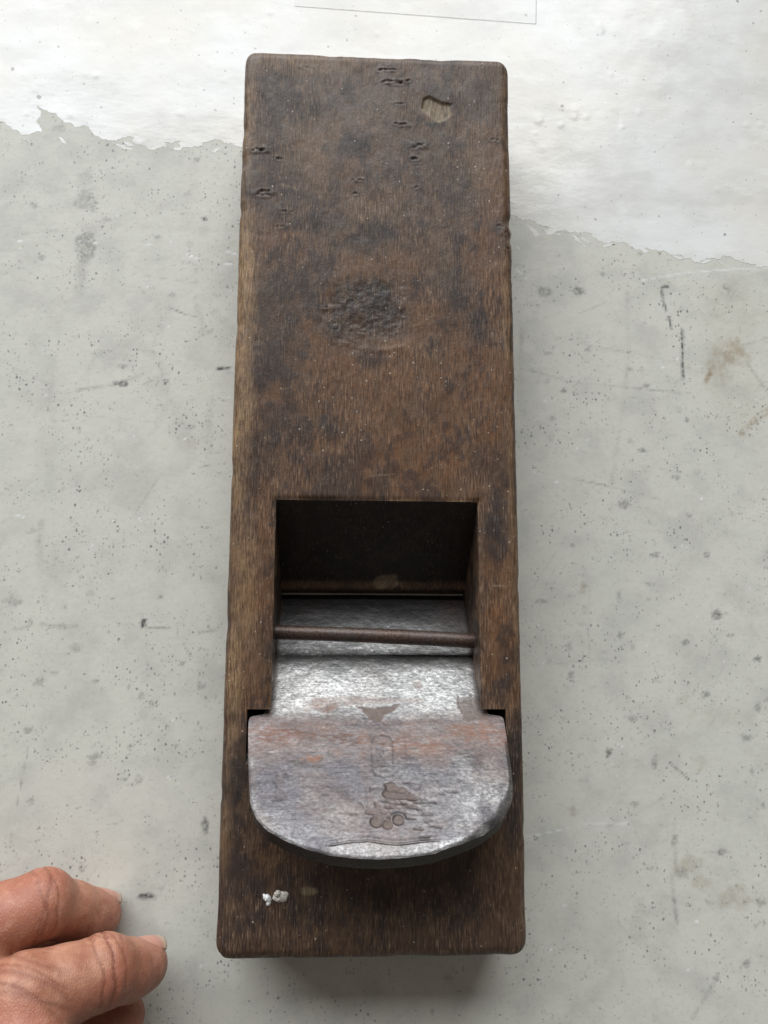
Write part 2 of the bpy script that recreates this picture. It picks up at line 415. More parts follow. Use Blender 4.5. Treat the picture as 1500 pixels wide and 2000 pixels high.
# ------------------------------------------------------------------ bench top
def build_bench():
    xs = np.concatenate([np.linspace(-420, -165, 12)[:-1], np.arange(-165, 175, 0.62), np.linspace(175, 420, 12)])
    ys = np.concatenate([np.linspace(-300, -62, 12)[:-1], np.arange(-62, 345, 0.62), np.linspace(345, 560, 12)])
    X, Y = np.meshgrid(xs, ys, indexing='ij')
    dark = np.zeros(X.shape); tan = np.zeros(X.shape); light = np.zeros(X.shape)
    S = 0.165                                   # millimetres on the bench for one unit of the sketch below
    for pts, w, s in (
        ([(104.9, 185.0), (104.4, 167.8)], 3.6, 1.0), ([(105.2, 184.1), (104.7, 168.2)], 1.5, .9),
        ([(98.7, 199.3), (99.2, 194.9), (99.8, 192.0)], 3.6, .85), ([(100.6, 189.8), (101.4, 185.4)], 3, .9),
        ([(51.7, 170.0), (68.8, 165.7), (91.3, 164.0), (106.9, 162.9)], 2.6, .34),
        ([(60.6, 182.1), (77.9, 178.0), (97.0, 174.8), (116.0, 168.4)], 3, .22),
        ([(86.6, 198.2), (86.1, 174.6), (83.3, 156.8), (79.8, 137.6), (78.0, 122.3)], 6, .12),
        ([(61.8, 134.0), (77.8, 130.8), (94.6, 126.7)], 2.4, .25), ([(69.6, 190.1), (79.4, 194.4)], 2, .2),
        ([(50.3, 184.6), (49.0, 157.9)], 7, .10),
        ([(-67.1, 188.9), (-61.7, 186.6), (-57.8, 186.0)], 2, .5), ([(-95.2, 160.1), (-84.8, 162.0), (-75.6, 165.1)], 4, .32),
        ([(-50.5, 168.2), (-46.9, 168.5)], 4, .75), ([(-69.6, 84.3), (-62.5, 84.3)], 3, .45),
        ([(-53.4, 82.8), (-48.4, 83.6)], 3, .45), ([(-57.9, 79.5), (-55.9, 76.2)], 1.6, .6),
        ([(-66.3, 57.3), (-63.5, 56.2), (-61.2, 54.4)], 1.5, .45), ([(-109.5, 83.5), (-104.6, 84.8)], 4, .28),
        ([(-101.6, 85.4), (-95.3, 84.2), (-90.7, 84.8)], 4, .22), ([(-75.2, 118.9), (-73.1, 123.0), (-67.1, 133.0)], 2.5, .22),
        ([(-55.1, 135.3), (-48.6, 136.6)], 2.5, .3), ([(93.3, 43.5), (99.4, 38.3)], 2, .85),
        ([(94.2, 26.6), (93.7, 11.6)], 3, .2), ([(92.4, 10.2), (93.3, -3.3)], 5, .38),
        ([(62.9, 37.4), (82.5, 44.9)], 2, .2), ([(103.0, 16.9), (111.7, 16.8)], 3, .35),
        ([(96.5, -30.3), (104.7, -19.1)], 5, .22), ([(126.9, 173.7), (133.3, 163.4)], 3, .4),
        ([(50.2, 73.1), (75.6, 75.2)], 2, .16), ([(51.6, 97.2), (63.8, 115.4)], 2, .12),
        ([(-106.2, 22.0), (-102.9, 48.4)], 1.4, .38), ([(-74.2, 162.5), (-66.1, 166.5)], 3, .2),
        ([(-104.0, 170.5), (-102.8, 150.9), (-98.4, 145.1)], 8, .11), ([(-93.0, 163.9), (-89.5, 172.6), (-78.2, 177.2), (-69.7, 171.3), (-65.8, 157.5), (-70.2, 147.2)], 9, .09),
        ([(-57.9, 189.2), (-55.4, 180.4)], 9, .14), ([(-52.0, 187.5), (-46.8, 182.3), (-43.4, 180.6)], 10, .16),
        ([(-52.6, 157.8), (-52.7, 137.4)], 9, .13), ([(-103.7, 116.9), (-103.5, 102.4), (-100.4, 91.4)], 9, .14),
        ([(-123.4, 212.5), (-83.6, 217.3), (-44.5, 216.7)], 7, .10), ([(-79.4, 200.2), (-57.4, 197.6)], 1.3, .3)):
        stroke(dark, X, Y, pts, w * S, s, rough=.2 if s > .8 else .6, seed=int(abs(pts[0][0] * 7)) + 1)
    for c, rx, ry, s, soft in (
        ((-96.4, 225.8), 19, 22, .32, .5), ((-95.7, 209.2), 19, 32, .48, .55), ((-96.5, 200.7), 14, 50, .22, .9), ((-97.0, 233.5), 16, 22, .16, .8),
        ((-81.5, 162.6), 13, 6, .85, .5), ((-70.3, 85.7), 6, 9, .95, .6), ((-65.1, 5.8), 14, 6, .9, .8), ((-49.3, 25.7), 6, 14, .65, 1),
        ((-101.2, 67.9), 9, 9, .36, .4), ((-83.0, 45.7), 10, 8, .36, .4), ((-70.1, 63.5), 6, 9, .4, .4), ((-84.0, 68.0), 7, 5, .4, .4),
        ((-103.2, 53.5), 8, 7, .4, .6), ((-57.8, 73.3), 5, 4, .45, .4), ((-69.7, 39.0), 8, 8, .25, .5), ((-66.8, 163.5), 5, 7, .4, .5), ((-58.3, 148.5), 6, 5, .35, .4),
        ((-110.5, 92.1), 14, 9, .32, .6), ((-91.0, 78.1), 11, 10, .25, .6), ((-101.0, 32.9), 8, 5, .35, .5), ((-81.4, 168.4), 9, 5, .4, .5), ((70.0, 198.2), 12, 7, .6, .8),
        ((58.4, 197.5), 14, 10, .45, .9), ((78.2, 204.5), 6, 4, .5, .6), ((72.7, 177.9), 7, 6, .4, .6), ((100.0, 200.4), 9, 4, .8, .6), ((86.3, 170.7), 7, 5, .35, .6),
        ((89.1, 143.0), 9, 5, .55, .6), ((91.7, 165.3), 8, 4, .5, .6), ((64.0, 163.0), 6, 4, .6, .6), ((59.8, 153.4), 6, 5, .3, .6), ((82.1, 124.9), 14, 8, .4, .5), ((100.1, 134.1), 8, 5, .35, .5),
        ((105.0, 153.7), 5, 5, .5, .5), ((121.5, 200.6), 8, 9, .35, .6), ((74.2, 46.5), 6, 8, .7, .5), ((88.6, 43.7), 6, 11, .4, .4), ((82.5, 56.6), 10, 5, .4, .5), ((105.9, 64.3), 8, 7, .5, .5),
        ((100.5, 80.4), 7, 6, .45, .5), ((92.0, 108.4), 8, 5, .5, .5), ((109.1, 108.5), 7, 6, .5, .5), ((79.6, 94.9), 5, 12, .3, .5), ((62.9, 79.1), 5, 11, .35, .5), ((63.2, 70.2), 6, 6, .4, .5),
        ((93.7, 20.3), 6, 12, .45, .8), ((81.9, 31.2), 7, 5, .4, .6), ((108.4, 16.9), 9, 5, .6, .8), ((114.0, -15.2), 7, 6, .45, .7), ((104.4, -19.1), 5, 5, .45, .6), ((119.8, 2.2), 9, 9, .4, .8),
        ((82.0, -2.9), 16, 35, .14, .9), ((111.2, 89.4), 9, 8, .7, .9), ((123.7, 75.2), 8, 5, .6, .7), ((122.7, 60.5), 5, 9, .4, .5), ((118.3, 51.1), 10, 7, .45, .9), ((95.3, 10.9), 14, 9, .35, 1),
        ((-113.4, 223.6), 6, 6, .5, .7), ((-56.6, 220.6), 5, 4, .85, .5), ((-60.0, 241.9), 6, 4, .5, .6), ((-106.3, 251.6), 14, 8, .22, .8), ((-72.1, 213.5), 7, 4, .4, .6), ((-109.3, 205.2), 6, 5, .45, .6)):
        blob(dark, X, Y, c, rx * S, ry * S, s, soft, 0.7, seed=int(abs(c[0] * 3)) + 2)
    for k in range(150):                        # small scuffs all over the bench
        c = (RNG.uniform(-135, 145), RNG.uniform(-35, 235))
        blob(dark, X, Y, c, RNG.uniform(.5, 1.5), RNG.uniform(.4, 1.1), RNG.uniform(.12, .42), .6, 0.9, seed=k + 50)
    for k in range(26):                         # faint rubbed lines
        c = (RNG.uniform(-135, 145), RNG.uniform(-35, 220)); a = RNG.normal(0, 0.5) + (1.5 if k % 4 == 0 else 0); l = RNG.uniform(8, 34)
        e = (c[0] + l * math.cos(a), c[1] + l * math.sin(a)); mid = ((c[0] + e[0]) / 2 + RNG.normal(0, 1), (c[1] + e[1]) / 2 + RNG.normal(0, 1))
        stroke(dark, X, Y, [c, mid, e], RNG.uniform(.2, .6), RNG.uniform(.06, .2), seed=k)
    for c, rx, ry, s, soft in (
        ((122.2, 177.2), 40, 30, .85, .9), ((117.2, 173.5), 26, 50, .6, 1), ((124.5, 191.8), 75, 60, .22, 1.2), ((97.8, 13.1), 30, 14, .5, .8), ((101.8, 7.9), 18, 14, .42, .6),
        ((111.9, 3.3), 32, 18, .45, .7), ((68.0, 97.3), 7, 14, .55, .6), ((68.3, 90.4), 7, 7, .5, .6), ((62.5, 29.2), 6, 10, .45, .5), ((110.9, 57.3), 60, 20, .16, 1), ((102.7, 43.3), 16, 14, .25, .8),
        ((122.7, 162.8), 60, 60, .18, 1), ((-59.9, 143.2), 24, 14, .2, .9), ((98.0, 62.1), 12, 10, .25, .7), ((87.1, 38.8), 90, 60, .06, 1)):
        blob(tan, X, Y, c, rx * S, ry * S, s, soft, 0.6, seed=int(abs(c[1] * 3)) + 9)
    stroke(tan, X, Y, [(123.5, 149.6), (129.2, 155.0), (133.7, 157.7)], 9 * S, .9)
    stroke(tan, X, Y, [(112.0, 167.1), (115.9, 173.1)], 8 * S, .8)
    stroke(tan, X, Y, [(49.9, 184.6), (49.0, 159.7)], 6 * S, .3)
    for pts, w, s in (([(-49.2, 209.2), (-44.3, 207.7)], 2, .9), ([(-62.0, 207.6), (-57.9, 206.1)], 1.3, .9), ([(-49.9, 204.8), (-47.2, 204.4)], 1.8, .7),
                      ([(92.2, 202.6), (107.5, 205.8), (121.9, 207.3), (136.4, 208.3)], 2.2, .45), ([(-97.5, 211.5), (-91.6, 210.9)], 2, .7), ([(-117.5, 210.7), (-116.3, 210.7)], 2, .8),
                      ([(-76.0, 210.6), (-73.5, 211.1)], 1.3, .5), ([(48.2, 21.7), (60.9, 24.1)], 1.1, .45), ([(73.0, 51.1), (79.4, 48.0)], 1.0, .35),
                      ([(49.0, 205.2), (52.1, 201.9)], 1.0, .6), ([(65.7, 25.6), (79.2, 25.5)], 1.0, .35), ([(73.4, 77.9), (75.7, 77.8)], 1.6, .6),
                      ([(60.0, 131.9), (60.9, 131.9)], 2, 1), ([(58.6, 1.7), (59.7, 2.1)], 1.6, .9), ([(-111.7, 119.3), (-109.3, 118.5)], 1.8, .8), ([(-60.4, 56.2), (-59.5, 56.8)], 1.6, .9)):
        stroke(light, X, Y, pts, max(w * S, .24), s, rough=0.3)
    for k in range(90):
        c = (RNG.uniform(-125, 140), RNG.uniform(-35, 225)); a = RNG.uniform(0, 3.1); l = RNG.uniform(.2, .9)
        stroke(light, X, Y, [c, (c[0] + l * math.cos(a), c[1] + l * math.sin(a))], .26, RNG.uniform(.4, .9), rough=0.2)
    Z = 0.05 * (fbm(X, Y, 60, 3, 77) - 0.5)
    Z[np.hypot(X, (Y - 129) * 0.6) < 60] *= 0.3
    Z -= 0.05
    V = np.stack([X, Y, Z], -1).reshape(-1, 3)
    o = mesh_np('bench_top', V, grid_faces(len(xs), len(ys)), M_BENCH, attrs=dict(dark=dark, tan=tan, light=light))
    tag(o, 'grey painted bench top, pitted and stained, under the plane', None, 'structure')
    return o

bench = build_bench()

def ragged(pts, depth=3, amp=0.22, seed=1):
    """splits an outline again and again so that its edge is as broken as torn paint"""
    r = random.Random(seed)
    for k in range(depth):
        out = []
        for (ax, ay), (bx, by) in zip(pts[:-1], pts[1:]):
            l = math.hypot(bx - ax, by - ay)
            a = amp * l * r.uniform(-1, 1) if l > 0.35 else 0
            out += [(ax, ay)]
            if l > 0.35:
                out += [((ax + bx) / 2 - (by - ay) / l * a, (ay + by) / 2 + (bx - ax) / l * a)]
        pts = out + [pts[-1]]
    return pts

def build_white_paint():
    edge = [(-420, 262), (-300, 275), (-160, 262), (-140, (-126.5, 253.5)[1] + 1), (-126.5, 253.5), (-122.8, 252.0), (-120.3, 250.5), (-115.5, 249.8), (-112.5, 250.3), (-112.8, 251.8), (-114.2, 253.4), (-113.2, 255.7), (-113.2, 258.0), (-114.7, 260.1), (-112.5, 258.6),
            (-107.1, 256.0), (-102.7, 253.8), (-101.4, 252.4), (-96.6, 252.2), (-95.3, 250.3), (-92.2, 248.3), (-89.1, 248.1), (-85.6, 249.3), (-81.5, 249.3), (-82.3, 248.1), (-78.2, 246.4), (-73.4, 245.8), (-70.2, 246.1),
            (-71.4, 248.0), (-68.7, 247.7), (-65.8, 248.7), (-66.6, 247.6), (-65.7, 246.5), (-59.7, 246.7), (-56.1, 248.9), (-54.2, 249.9), (-51.2, 248.3), (-46.3, 247.3), (-44.1, 247.6), (-29.7, 245.3), (-15.7, 241.0), (1.9, 238.7), (17.7, 233.2),
            (35.3, 229.4), (47.8, 225.1), (49.6, 224.6), (55.2, 223.1), (57.0, 221.8), (60.8, 220.6), (58.5, 219.4), (61.3, 218.7), (64.4, 219.9), (67.6, 219.3), (70.6, 219.2), (75.5, 218.0), (77.8, 216.4), (81.1, 215.6), (84.9, 216.0),
            (87.9, 215.2), (90.0, 213.4), (92.7, 213.8), (94.0, 214.6), (97.3, 213.8), (102.3, 212.2), (106.5, 211.8), (109.7, 210.6), (112.1, 209.3), (114.0, 210.3), (116.6, 211.3), (121.1, 212.4), (124.8, 211.0), (129.8, 209.8), (136.4, 208.7), (200, 228), (300, 205), (420, 190)]
    pts = ragged(edge, 5, 0.22, 3)
    return pts

def build_white_sheet():
    pts = build_white_paint()
    outline = pts + [(420, 559), (-420, 559)]
    V, F = prism(outline, -0.3, -0.012)
    o = mesh_np('paint_layer', V, F, M_WHITE, bench, smooth_shade=False)
    o['label'] = 'glossy white paint layer with torn ragged edge across the far bench'
    slivers = [
        [(-106.8, 248.6), (-105.9, 248.6), (-103.9, 246.2), (-105.3, 246.6)], [(-89.1, 247.5), (-86.5, 246.8), (-83.4, 245.6), (-81.4, 244.8), (-84.5, 244.8), (-87.2, 246.3)], [(-87.6, 248.5), (-85.2, 247.8), (-80.3, 245.7), (-83.4, 246.2)],
        [(-76.4, 246.3), (-73.9, 245.8), (-71.7, 245.1), (-74.3, 245.4)], [(-55.8, 244.7), (-53.9, 246.5), (-52.2, 246.6), (-54.0, 244.6)], [(-67.9, 246.0), (-65.0, 246.3), (-65.8, 245.3), (-68.2, 245.4)],
        [(52.0, 221.6), (55.0, 220.4), (57.0, 218.0), (55.6, 217.2), (53.9, 219.8)], [(58.2, 220.9), (61.3, 219.3), (66.8, 219.1), (63.8, 218.2), (59.7, 218.1), (58.9, 219.4)], [(67.9, 218.9), (69.3, 218.2), (70.7, 216.4), (73.4, 214.2), (72.2, 214.0), (69.4, 216.3)],
        [(77.9, 214.5), (80.4, 215.4), (84.4, 215.8), (81.1, 214.6)], [(91.2, 214.2), (92.9, 214.6), (94.9, 213.0), (93.1, 212.5)], [(102.4, 212.0), (104.7, 211.9), (107.2, 210.9), (104.5, 210.6)], [(117.7, 211.5), (119.2, 210.6), (120.7, 208.6), (119.4, 209.7)],
        [(70.5, 218.1), (72.3, 217.4), (74.9, 215.4), (72.6, 216.4)], [(112.2, 209.7), (114.2, 210.5), (117.1, 210.6), (113.9, 209.2)], [(48.8, 213.5), (49.9, 213.2), (50.2, 212.2)]]
    for k, s in enumerate(slivers):
        V, F = prism(ragged(s + [s[0]], 2, 0.14, k)[:-1], -0.3, -0.016)
        mesh_np('paint_flake', V, F, M_WHITE, bench, smooth_shade=False)
    return o

white = build_white_sheet()

# clear film lying on the paint beyond the far end of the plane
def build_film():
    x0, x1 = (-28.3, 301.9), (57.8, 298.7)
    up = (-(x1[1] - x0[1]), x1[0] - x0[0]); l = math.hypot(*up); up = (up[0] / l, up[1] / l)
    w = 62.0
    c = [x0, x1, (x1[0] + up[0] * w, x1[1] + up[1] * w), (x0[0] + up[0] * w, x0[1] + up[1] * w)]
    V, F = prism(c, 0.0, 0.06)
    m = mat_plain('clear_film', (0.80, 0.81, 0.83), 0.25, 0.5, 0.03, 9, 0.05, alpha=0.07)
    o = mesh_np('film_sheet', V, F, m, None, False)
    # greyed cut edge
    me = mat_plain('film_edge', (0.45, 0.45, 0.46), 0.5, 0.3, 0.2, 2, 0.05, alpha=0.35)
    for a, b, k in ((c[0], c[1], 0), (c[1], c[2], 1)):
        dx, dy = b[0] - a[0], b[1] - a[1]; q = math.hypot(dx, dy); nx, ny = -dy / q * .16, dx / q * .16
        V, F = prism([(a[0] + nx, a[1] + ny), (a[0] - nx, a[1] - ny), (b[0] - nx, b[1] - ny), (b[0] + nx, b[1] + ny)], -0.004, 0.07)
        mesh_np('film_edge', V, F, me, o, False)
    tag(o, 'thin clear film sheet lying on the white paint beyond the plane', 'film')
build_film()

# ------------------------------------------------------------------ the hand plane
plane = empty('hand_plane', (0, 129, 0))
tag(plane, 'old wooden hand plane of dark worn oak with a rusty steel blade', 'hand plane')

W2 = 40.7; LEN = 259.2; Y0 = -1.2
XL, XR = -27.8, 29.1                    # cheeks of the throat
YT = 119.4; YC = 62.2; YB = 48.0        # throat edge, end of the cheeks, bed line
NL, NR = -34.1, 35.8                    # grooves that hold the blade
ANG = math.atan2(33.0, 35.5)            # bed angle
B0 = 59.5                               # the blade's upper face meets the top of the block here
CA, SA = math.cos(ANG), math.sin(ANG)

def seg(a, b, step):
    n = max(1, int(round((b - a) / step)))
    return list(np.linspace(a, b, n + 1)[:-1])

def block_fields(X, Y, Z):
    """height (mm, along the normal) and colour masks of the worn wood"""
    u = X + (H - Z) * 0.8; v = Y + (H - Z) * 0.35
    top = Z > H - 0.01
    D = 0.35 * (fbm(u, v, 38, 3, 5) - 0.5) + 0.12 * (fbm(u, v, 5, 3, 6) - 0.5)
    z0 = np.zeros(X.shape)
    stain = z0.copy(); warm = z0.copy(); pale = z0.copy(); raw = z0.copy(); rgh = z0.copy(); grime = z0.copy()
    # edges worn unevenly
    ex = np.minimum(X + W2, W2 - X); ey = np.minimum(Y - Y0, LEN - Y); ez = H - Z
    e2 = np.sort(np.stack([ex, ey, ez], 0), 0)
    edge = np.exp(-(e2[0] + e2[1]) / 2.2)
    D -= edge * 0.45 * smooth((fbm(u, v, 14, 4, 12) - 0.5) * 4)
    for kx, ky, kr, kd in ((40.7, 205, 2.6, 1.3), (40.7, 199.5, 1.8, .9), (40.7, 188, 3.5, .5), (40.7, 150, 4, .4), (40.7, 96, 3, .6), (40.7, 30, 2.5, .5), (-40.7, 232, 3, .6), (-40.7, 206, 2.5, .7), (-40.7, 170, 4, .5), (-40.7, 128, 3, .6),
                           (-40.7, 84, 4, .5), (-40.7, 40, 2.6, .6), (20, 259.2, 4, .5), (-14, 259.2, 3, .5), (-40.7, 259.2, 5, .5), (40.7, 259.2, 4, .7), (-40.7, -1.2, 4, 1.0), (40.7, -1.2, 4, .8), (8, -1.2, 4, .6), (-22, -1.2, 3, .5), (33, -1.2, 3, .5)):
        q = np.hypot(X - kx, Y - ky) / kr + .5 * (fbm(u, v, 2.2, 3, 14) - .5)
        D -= .42 * kd * smooth(1.2 - q) * smooth((Z - (H - 6)) / 3)
    # arris of the throat opening
    dx = np.maximum(np.maximum(XL - X, X - XR), 0); dy = np.maximum(np.maximum(YC - Y, Y - YT), 0)
    do = np.hypot(dx, dy)
    nzo = fbm(u, v, 11.0, 3, 21)
    D -= top * (0.25 + 0.55 * smooth((nzo - .45) * 3)) * np.exp(-(do / 0.8) ** 2)
    # torn gouges across the grain
    for c, rx, ry, dep in (
        ((1.6, 253.8), 24, 6, .9), ((5.1, 249.4), 30, 8, 1.3), ((7.1, 241.9), 12, 4, .5), ((8.2, 234.7), 18, 7, .8), ((12.1, 228.5), 18, 7, .9), ((11.8, 224.3), 12, 4, .7), ((-34.8, 225.5), 22, 6, 1.2), ((-29.7, 222.9), 8, 4, .7),
        ((-34.1, 211.3), 26, 7, 1.2), ((-26.7, 205.9), 16, 3.5, .5), ((-28.8, 200.8), 12, 4, .5), ((-5.6, 216.4), 12, 5, .6), ((-6.0, 212.4), 9, 4, .4), ((35.2, 231.4), 9, 5, .6), ((-14.2, 175.4), 13, 7, .8),
        ((12.1, 214.8), 8, 4, .4), ((38.1, 201.8), 14, 13, .9), ((38.8, 196.9), 9, 16, .7), ((20.5, 202.9), 8, 3, .3), ((-21.5, 253.5), 20, 3, .3), ((-15.3, 256.4), 12, 3, .3)):
        rr = random.Random(int(c[0] * 13 + c[1] * 7))
        hx, hy = rx * .148, ry * .148
        for q in range(3 if rx > 15 else 2):
            oy = rr.uniform(-1, 1) * hy * .8; ln = hx * rr.uniform(.45, 1.0); ox = rr.uniform(-.4, .4) * hx
            n = 7
            pts = [(c[0] + ox + ln * (2 * k / (n - 1) - 1), c[1] + oy + rr.uniform(-.35, .35) * max(hy * .6, .4)) for k in range(n)]
            box = (np.abs(X - c[0]) < hx * 2 + 2) & (np.abs(Y - c[1]) < hy * 2 + 3) & top
            if not box.any(): continue
            d_ = seg_dist(X[box], Y[box], pts)
            wdt = .09 + .42 * dep * np.clip(fbm(X[box], Y[box] * 1.8, 1.4, 3, 35) - .28, 0, 1)
            d_ = d_ + .5 * (fbm(X[box], Y[box], .9, 2, 36) - .5)
            g = np.exp(-(np.maximum(d_, 0) / wdt) ** 2) * smooth((fbm(X[box], Y[box], 1.6, 3, 34) - .24) * 4)
            D[box] -= .30 * dep * g
            D[box] += .16 * dep * np.exp(-((d_ - wdt * 2.1) / .35) ** 2) * fbm(X[box], Y[box], 1.5, 2, 37)
            grime[box] = np.maximum(grime[box], .58 * g * smooth((fbm(X[box], Y[box], 1.3, 2, 39) - .22) * 4))
            stain[box] = np.maximum(stain[box], .45 * np.exp(-(d_ / (hy * 1.3 + .4)) ** 2))
    # splintered hole near the far right corner
    poly = [(13.9, 244.3), (15.8, 245.2), (19.5, 243.3), (22.7, 242.9), (22.5, 238.9), (21.0, 237.3), (18.1, 236.5), (16.0, 238.5), (13.4, 240.8)]
    m = (np.hypot(X - (18.1, 240.8)[0], Y - (18.1, 240.8)[1]) < 9) & top
    inside = np.zeros(m.sum(), bool); xx, yy = X[m], Y[m]
    for (ax, ay), (bx, by) in zip(poly, poly[1:] + poly[:1]):
        cond = ((ay > yy) != (by > yy)) & (xx < (bx - ax) * (yy - ay) / (by - ay + 1e-12) + ax)
        inside ^= cond
    dd = seg_dist(xx, yy, poly + poly[:1])
    hole = np.where(inside, smooth(dd / 0.45), 0)
    D[m] -= hole * (0.40 + 0.3 * fbm(xx * 3, yy * .6, 2, 2, 4))
    raw[m] = np.maximum(raw[m], hole * (0.5 + .4 * fbm(xx * 3, yy * .7, 1.2, 3, 8)))
    rim = smooth(1.6 - np.hypot((xx - (17.6, 235.7)[0]) / 3.6, (yy - (17.6, 235.7)[1]) / 1.4) * 1.2) * ~inside
    stain[m] = np.maximum(stain[m], rim * .8)
    stroke(grime, X, Y, [(22.3, 242.4), (24.4, 244.7), (26.8, 246.5)], .25, .8)
    stroke(raw, X, Y, [(13.5, 240.6), (16.0, 238.3), (18.1, 236.4), (20.7, 237.0)], .28, .75)  # sunlit lower lip of the hole painted in as paler wood
    stroke(raw, X, Y, [(16.1, 244.9), (19.5, 243.5)], .22, .35)
    # beaten hollow in the middle of the back
    c = (-3.0, 175.8)
    a = np.hypot((X - c[0]) / 14.2, (Y - c[1]) / 13.4) + .9 * (fbm(X, Y, 9, 4, 41) - .5)
    hol = smooth((1.15 - a) * 1.6) * top
    D -= hol * (0.20 + 0.55 * (fbm(X, Y * .8, 4.5, 4, 43) - .35)); rgh += hol * fbm(X, Y, 1.2, 4, 45)
    stain = np.maximum(stain, hol * (.45 + .5 * smooth((fbm(X, Y, 7, 4, 47) - .35) * 3)))
    low = (0.8, 163.6)
    rim = np.exp(-((Y - low[1] - .02 * (X - low[0]) ** 2 + .8 * (fbm(X, Y, 6, 2, 48) - .5)) / .9) ** 2) * smooth((11 - np.abs(X - low[0])) / 4) * top
    D += rim * .13 * smooth((fbm(X, Y, 5, 3, 49) - .35) * 4)
    warm = np.maximum(warm, np.exp(-((a - 1.1) / .15) ** 2) * top * .7)
    blob(pale, X, Y, (4.5, 165.5), 9, 1.6, .25, .8, .5)
    # dark stains; those at the front also paint in the blade head's shade
    for c, rx, ry, s in (
        ((-8.8, 226.8), 45, 28, .85), ((-2.1, 198.7), 48, 34, .85), ((-16.8, 203.1), 60, 22, .6), ((-29.1, 210.4), 40, 40, .45), ((-24.6, 177.7), 75, 55, .45), ((-30.3, 169.7), 55, 90, .45), ((-34.4, 157.3), 30, 70, .5), ((-34.1, 130.3), 34, 60, .75), ((-29.5, 136.3), 30, 26, .5),
        ((30.0, 171.1), 26, 50, .7), ((23.3, 180.4), 55, 60, .4), ((20.6, 221.1), 60, 60, .3), ((25.1, 209.6), 50, 40, .35), ((30.3, 245.2), 60, 50, .35), ((-15.1, 240.1), 70, 40, .35), ((-29.7, 239.5), 50, 60, .3), ((-1.4, 161.1), 30, 24, .6), ((33.1, 129.1), 40, 40, .55), ((-15.1, 141.0), 60, 20, .45), ((-17.8, 129.1), 40, 30, .4),
        ((33.9, 112.2), 22, 75, .85), ((35.7, 75.3), 14, 60, .5), ((-35.4, 49.6), 34, 90, .95), ((37.7, 46.8), 20, 120, .85), ((-29.5, 82.0), 12, 60, .4), ((-38.0, 111.4), 20, 40, .4), ((-31.4, 101.5), 16, 40, .4),
        ((-34.8, 27.6), 30, 70, .5), ((4.2, 13.3), 320, 70, .45), ((-22.2, 3.6), 160, 30, .35), ((16.2, 8.1), 160, 60, .4), ((-30.4, 14.9), 30, 40, .5), ((9.7, 183.3), 60, 40, .35)):
        blob(stain, X, Y, c, rx * .148, ry * .148, s, .9, .75, seed=int(abs(c[1] * 5)) + 3)
    for c, rx, ry, s in (
        ((5.3, 132.4), 210, 85, .9), ((28.9, 147.9), 75, 190, .9), ((3.8, 155.0), 170, 70, .75), ((-25.4, 145.4), 100, 70, .5), ((34.0, 183.9), 40, 200, .7), ((-32.8, 101.5), 50, 190, .85), ((35.8, 80.8), 40, 150, .85), ((34.8, 102.1), 30, 50, .6), ((-34.6, 66.9), 40, 90, .6), ((-2.3, 189.3), 100, 30, .6), ((-29.3, 23.7), 60, 60, .5),
        ((-14.4, 8.5), 190, 80, .35), ((29.8, 14.3), 90, 90, .4), ((37.7, 221.7), 30, 90, .5), ((-26.5, 195.1), 60, 60, .4), ((14.2, 173.9), 40, 60, .7), ((-13.3, 220.0), 100, 60, .25)):
        blob(warm, X, Y, c, rx * .148, ry * .148, s, 1.2, .6, seed=int(abs(c[0] * 5)) + 7)
    for c, rx, ry, s in (
        ((-21.6, 255.2), 80, 24, .45), ((-19.5, 224.7), 60, 70, .28), ((-38.9, 182.0), 24, 150, 1), ((-38.7, 145.1), 22, 170, 1), ((-38.6, 115.7), 18, 120, .8), ((-35.5, 97.2), 22, 130, .6), ((-38.1, 69.6), 18, 150, .9), ((-38.9, 39.2), 12, 110, .5), ((-39.2, 230.7), 10, 120, .5), ((38.4, 174.5), 8, 150, .5), ((39.0, 131.4), 7, 150, .5), ((38.9, 240.4), 5, 60, .5), ((30.7, 223.1), 22, 60, .3),
        ((-38.2, 240.9), 12, 100, .4), ((4.2, 0.1), 280, 5, .15), ((39.6, 90.7), 8, 100, .5), ((-7.3, 237.0), 60, 26, .3), ((-0.9, 207.2), 60, 30, .2), ((39.7, 9.1), 5, 14, .7)):
        blob(pale, X, Y, c, rx * .148, ry * .148, s, 1.1, .55, seed=int(abs(c[1] * 9)) + 1)
    # rubbed arrises and thin scratches
    pale = np.maximum(pale, edge * .55 * smooth((fbm(u, v, 7, 3, 61) - .4) * 3) * (Y > 60))
    pale = np.maximum(pale, top * .6 * np.exp(-(do / .8) ** 2) * smooth((fbm(u, v, 8, 4, 63) - .42) * 4) * (X > 0))
    for pts, s in (([(-28.7, 214.5), (-23.5, 213.0)], .5), ([(-2.7, 239.2), (2.8, 237.0)], .4), ([(-5.8, 237.4), (0.4, 237.6)], .3), ([(-1.9, 126.4), (5.3, 127.1)], .45), ([(0.7, 181.4), (-1.1, 184.6)], .3), ([(9.7, 170.6), (17.2, 174.7)], .25), ([(13.9, 96.2), (18.2, 95.7)], .2),
                   ([(33.2, 95.9), (36.8, 95.5)], .7), ([(15.0, 183.4), (16.9, 178.7)], .3), ([(-5.4, 197.3), (-3.2, 202.2)], .3), ([(-29.3, 75.1), (-27.3, 74.8)], .5)):
        stroke(raw, X, Y, pts, .24, s, rough=.3)
    for k in range(60):
        cx, cy = RNG.uniform(-38, 38), RNG.uniform(124, 255); a = RNG.normal(0.2, .8); l = RNG.uniform(1, 6)
        stroke(raw, X, Y, [(cx, cy), (cx + l * math.cos(a), cy + l * math.sin(a))], .22, RNG.uniform(.08, .3), rough=.3, seed=k)
    # a dried grey drip
    blob(raw, X, Y, (-16.8, 16.0), 2.2, 1.1, .8, .4, .25)
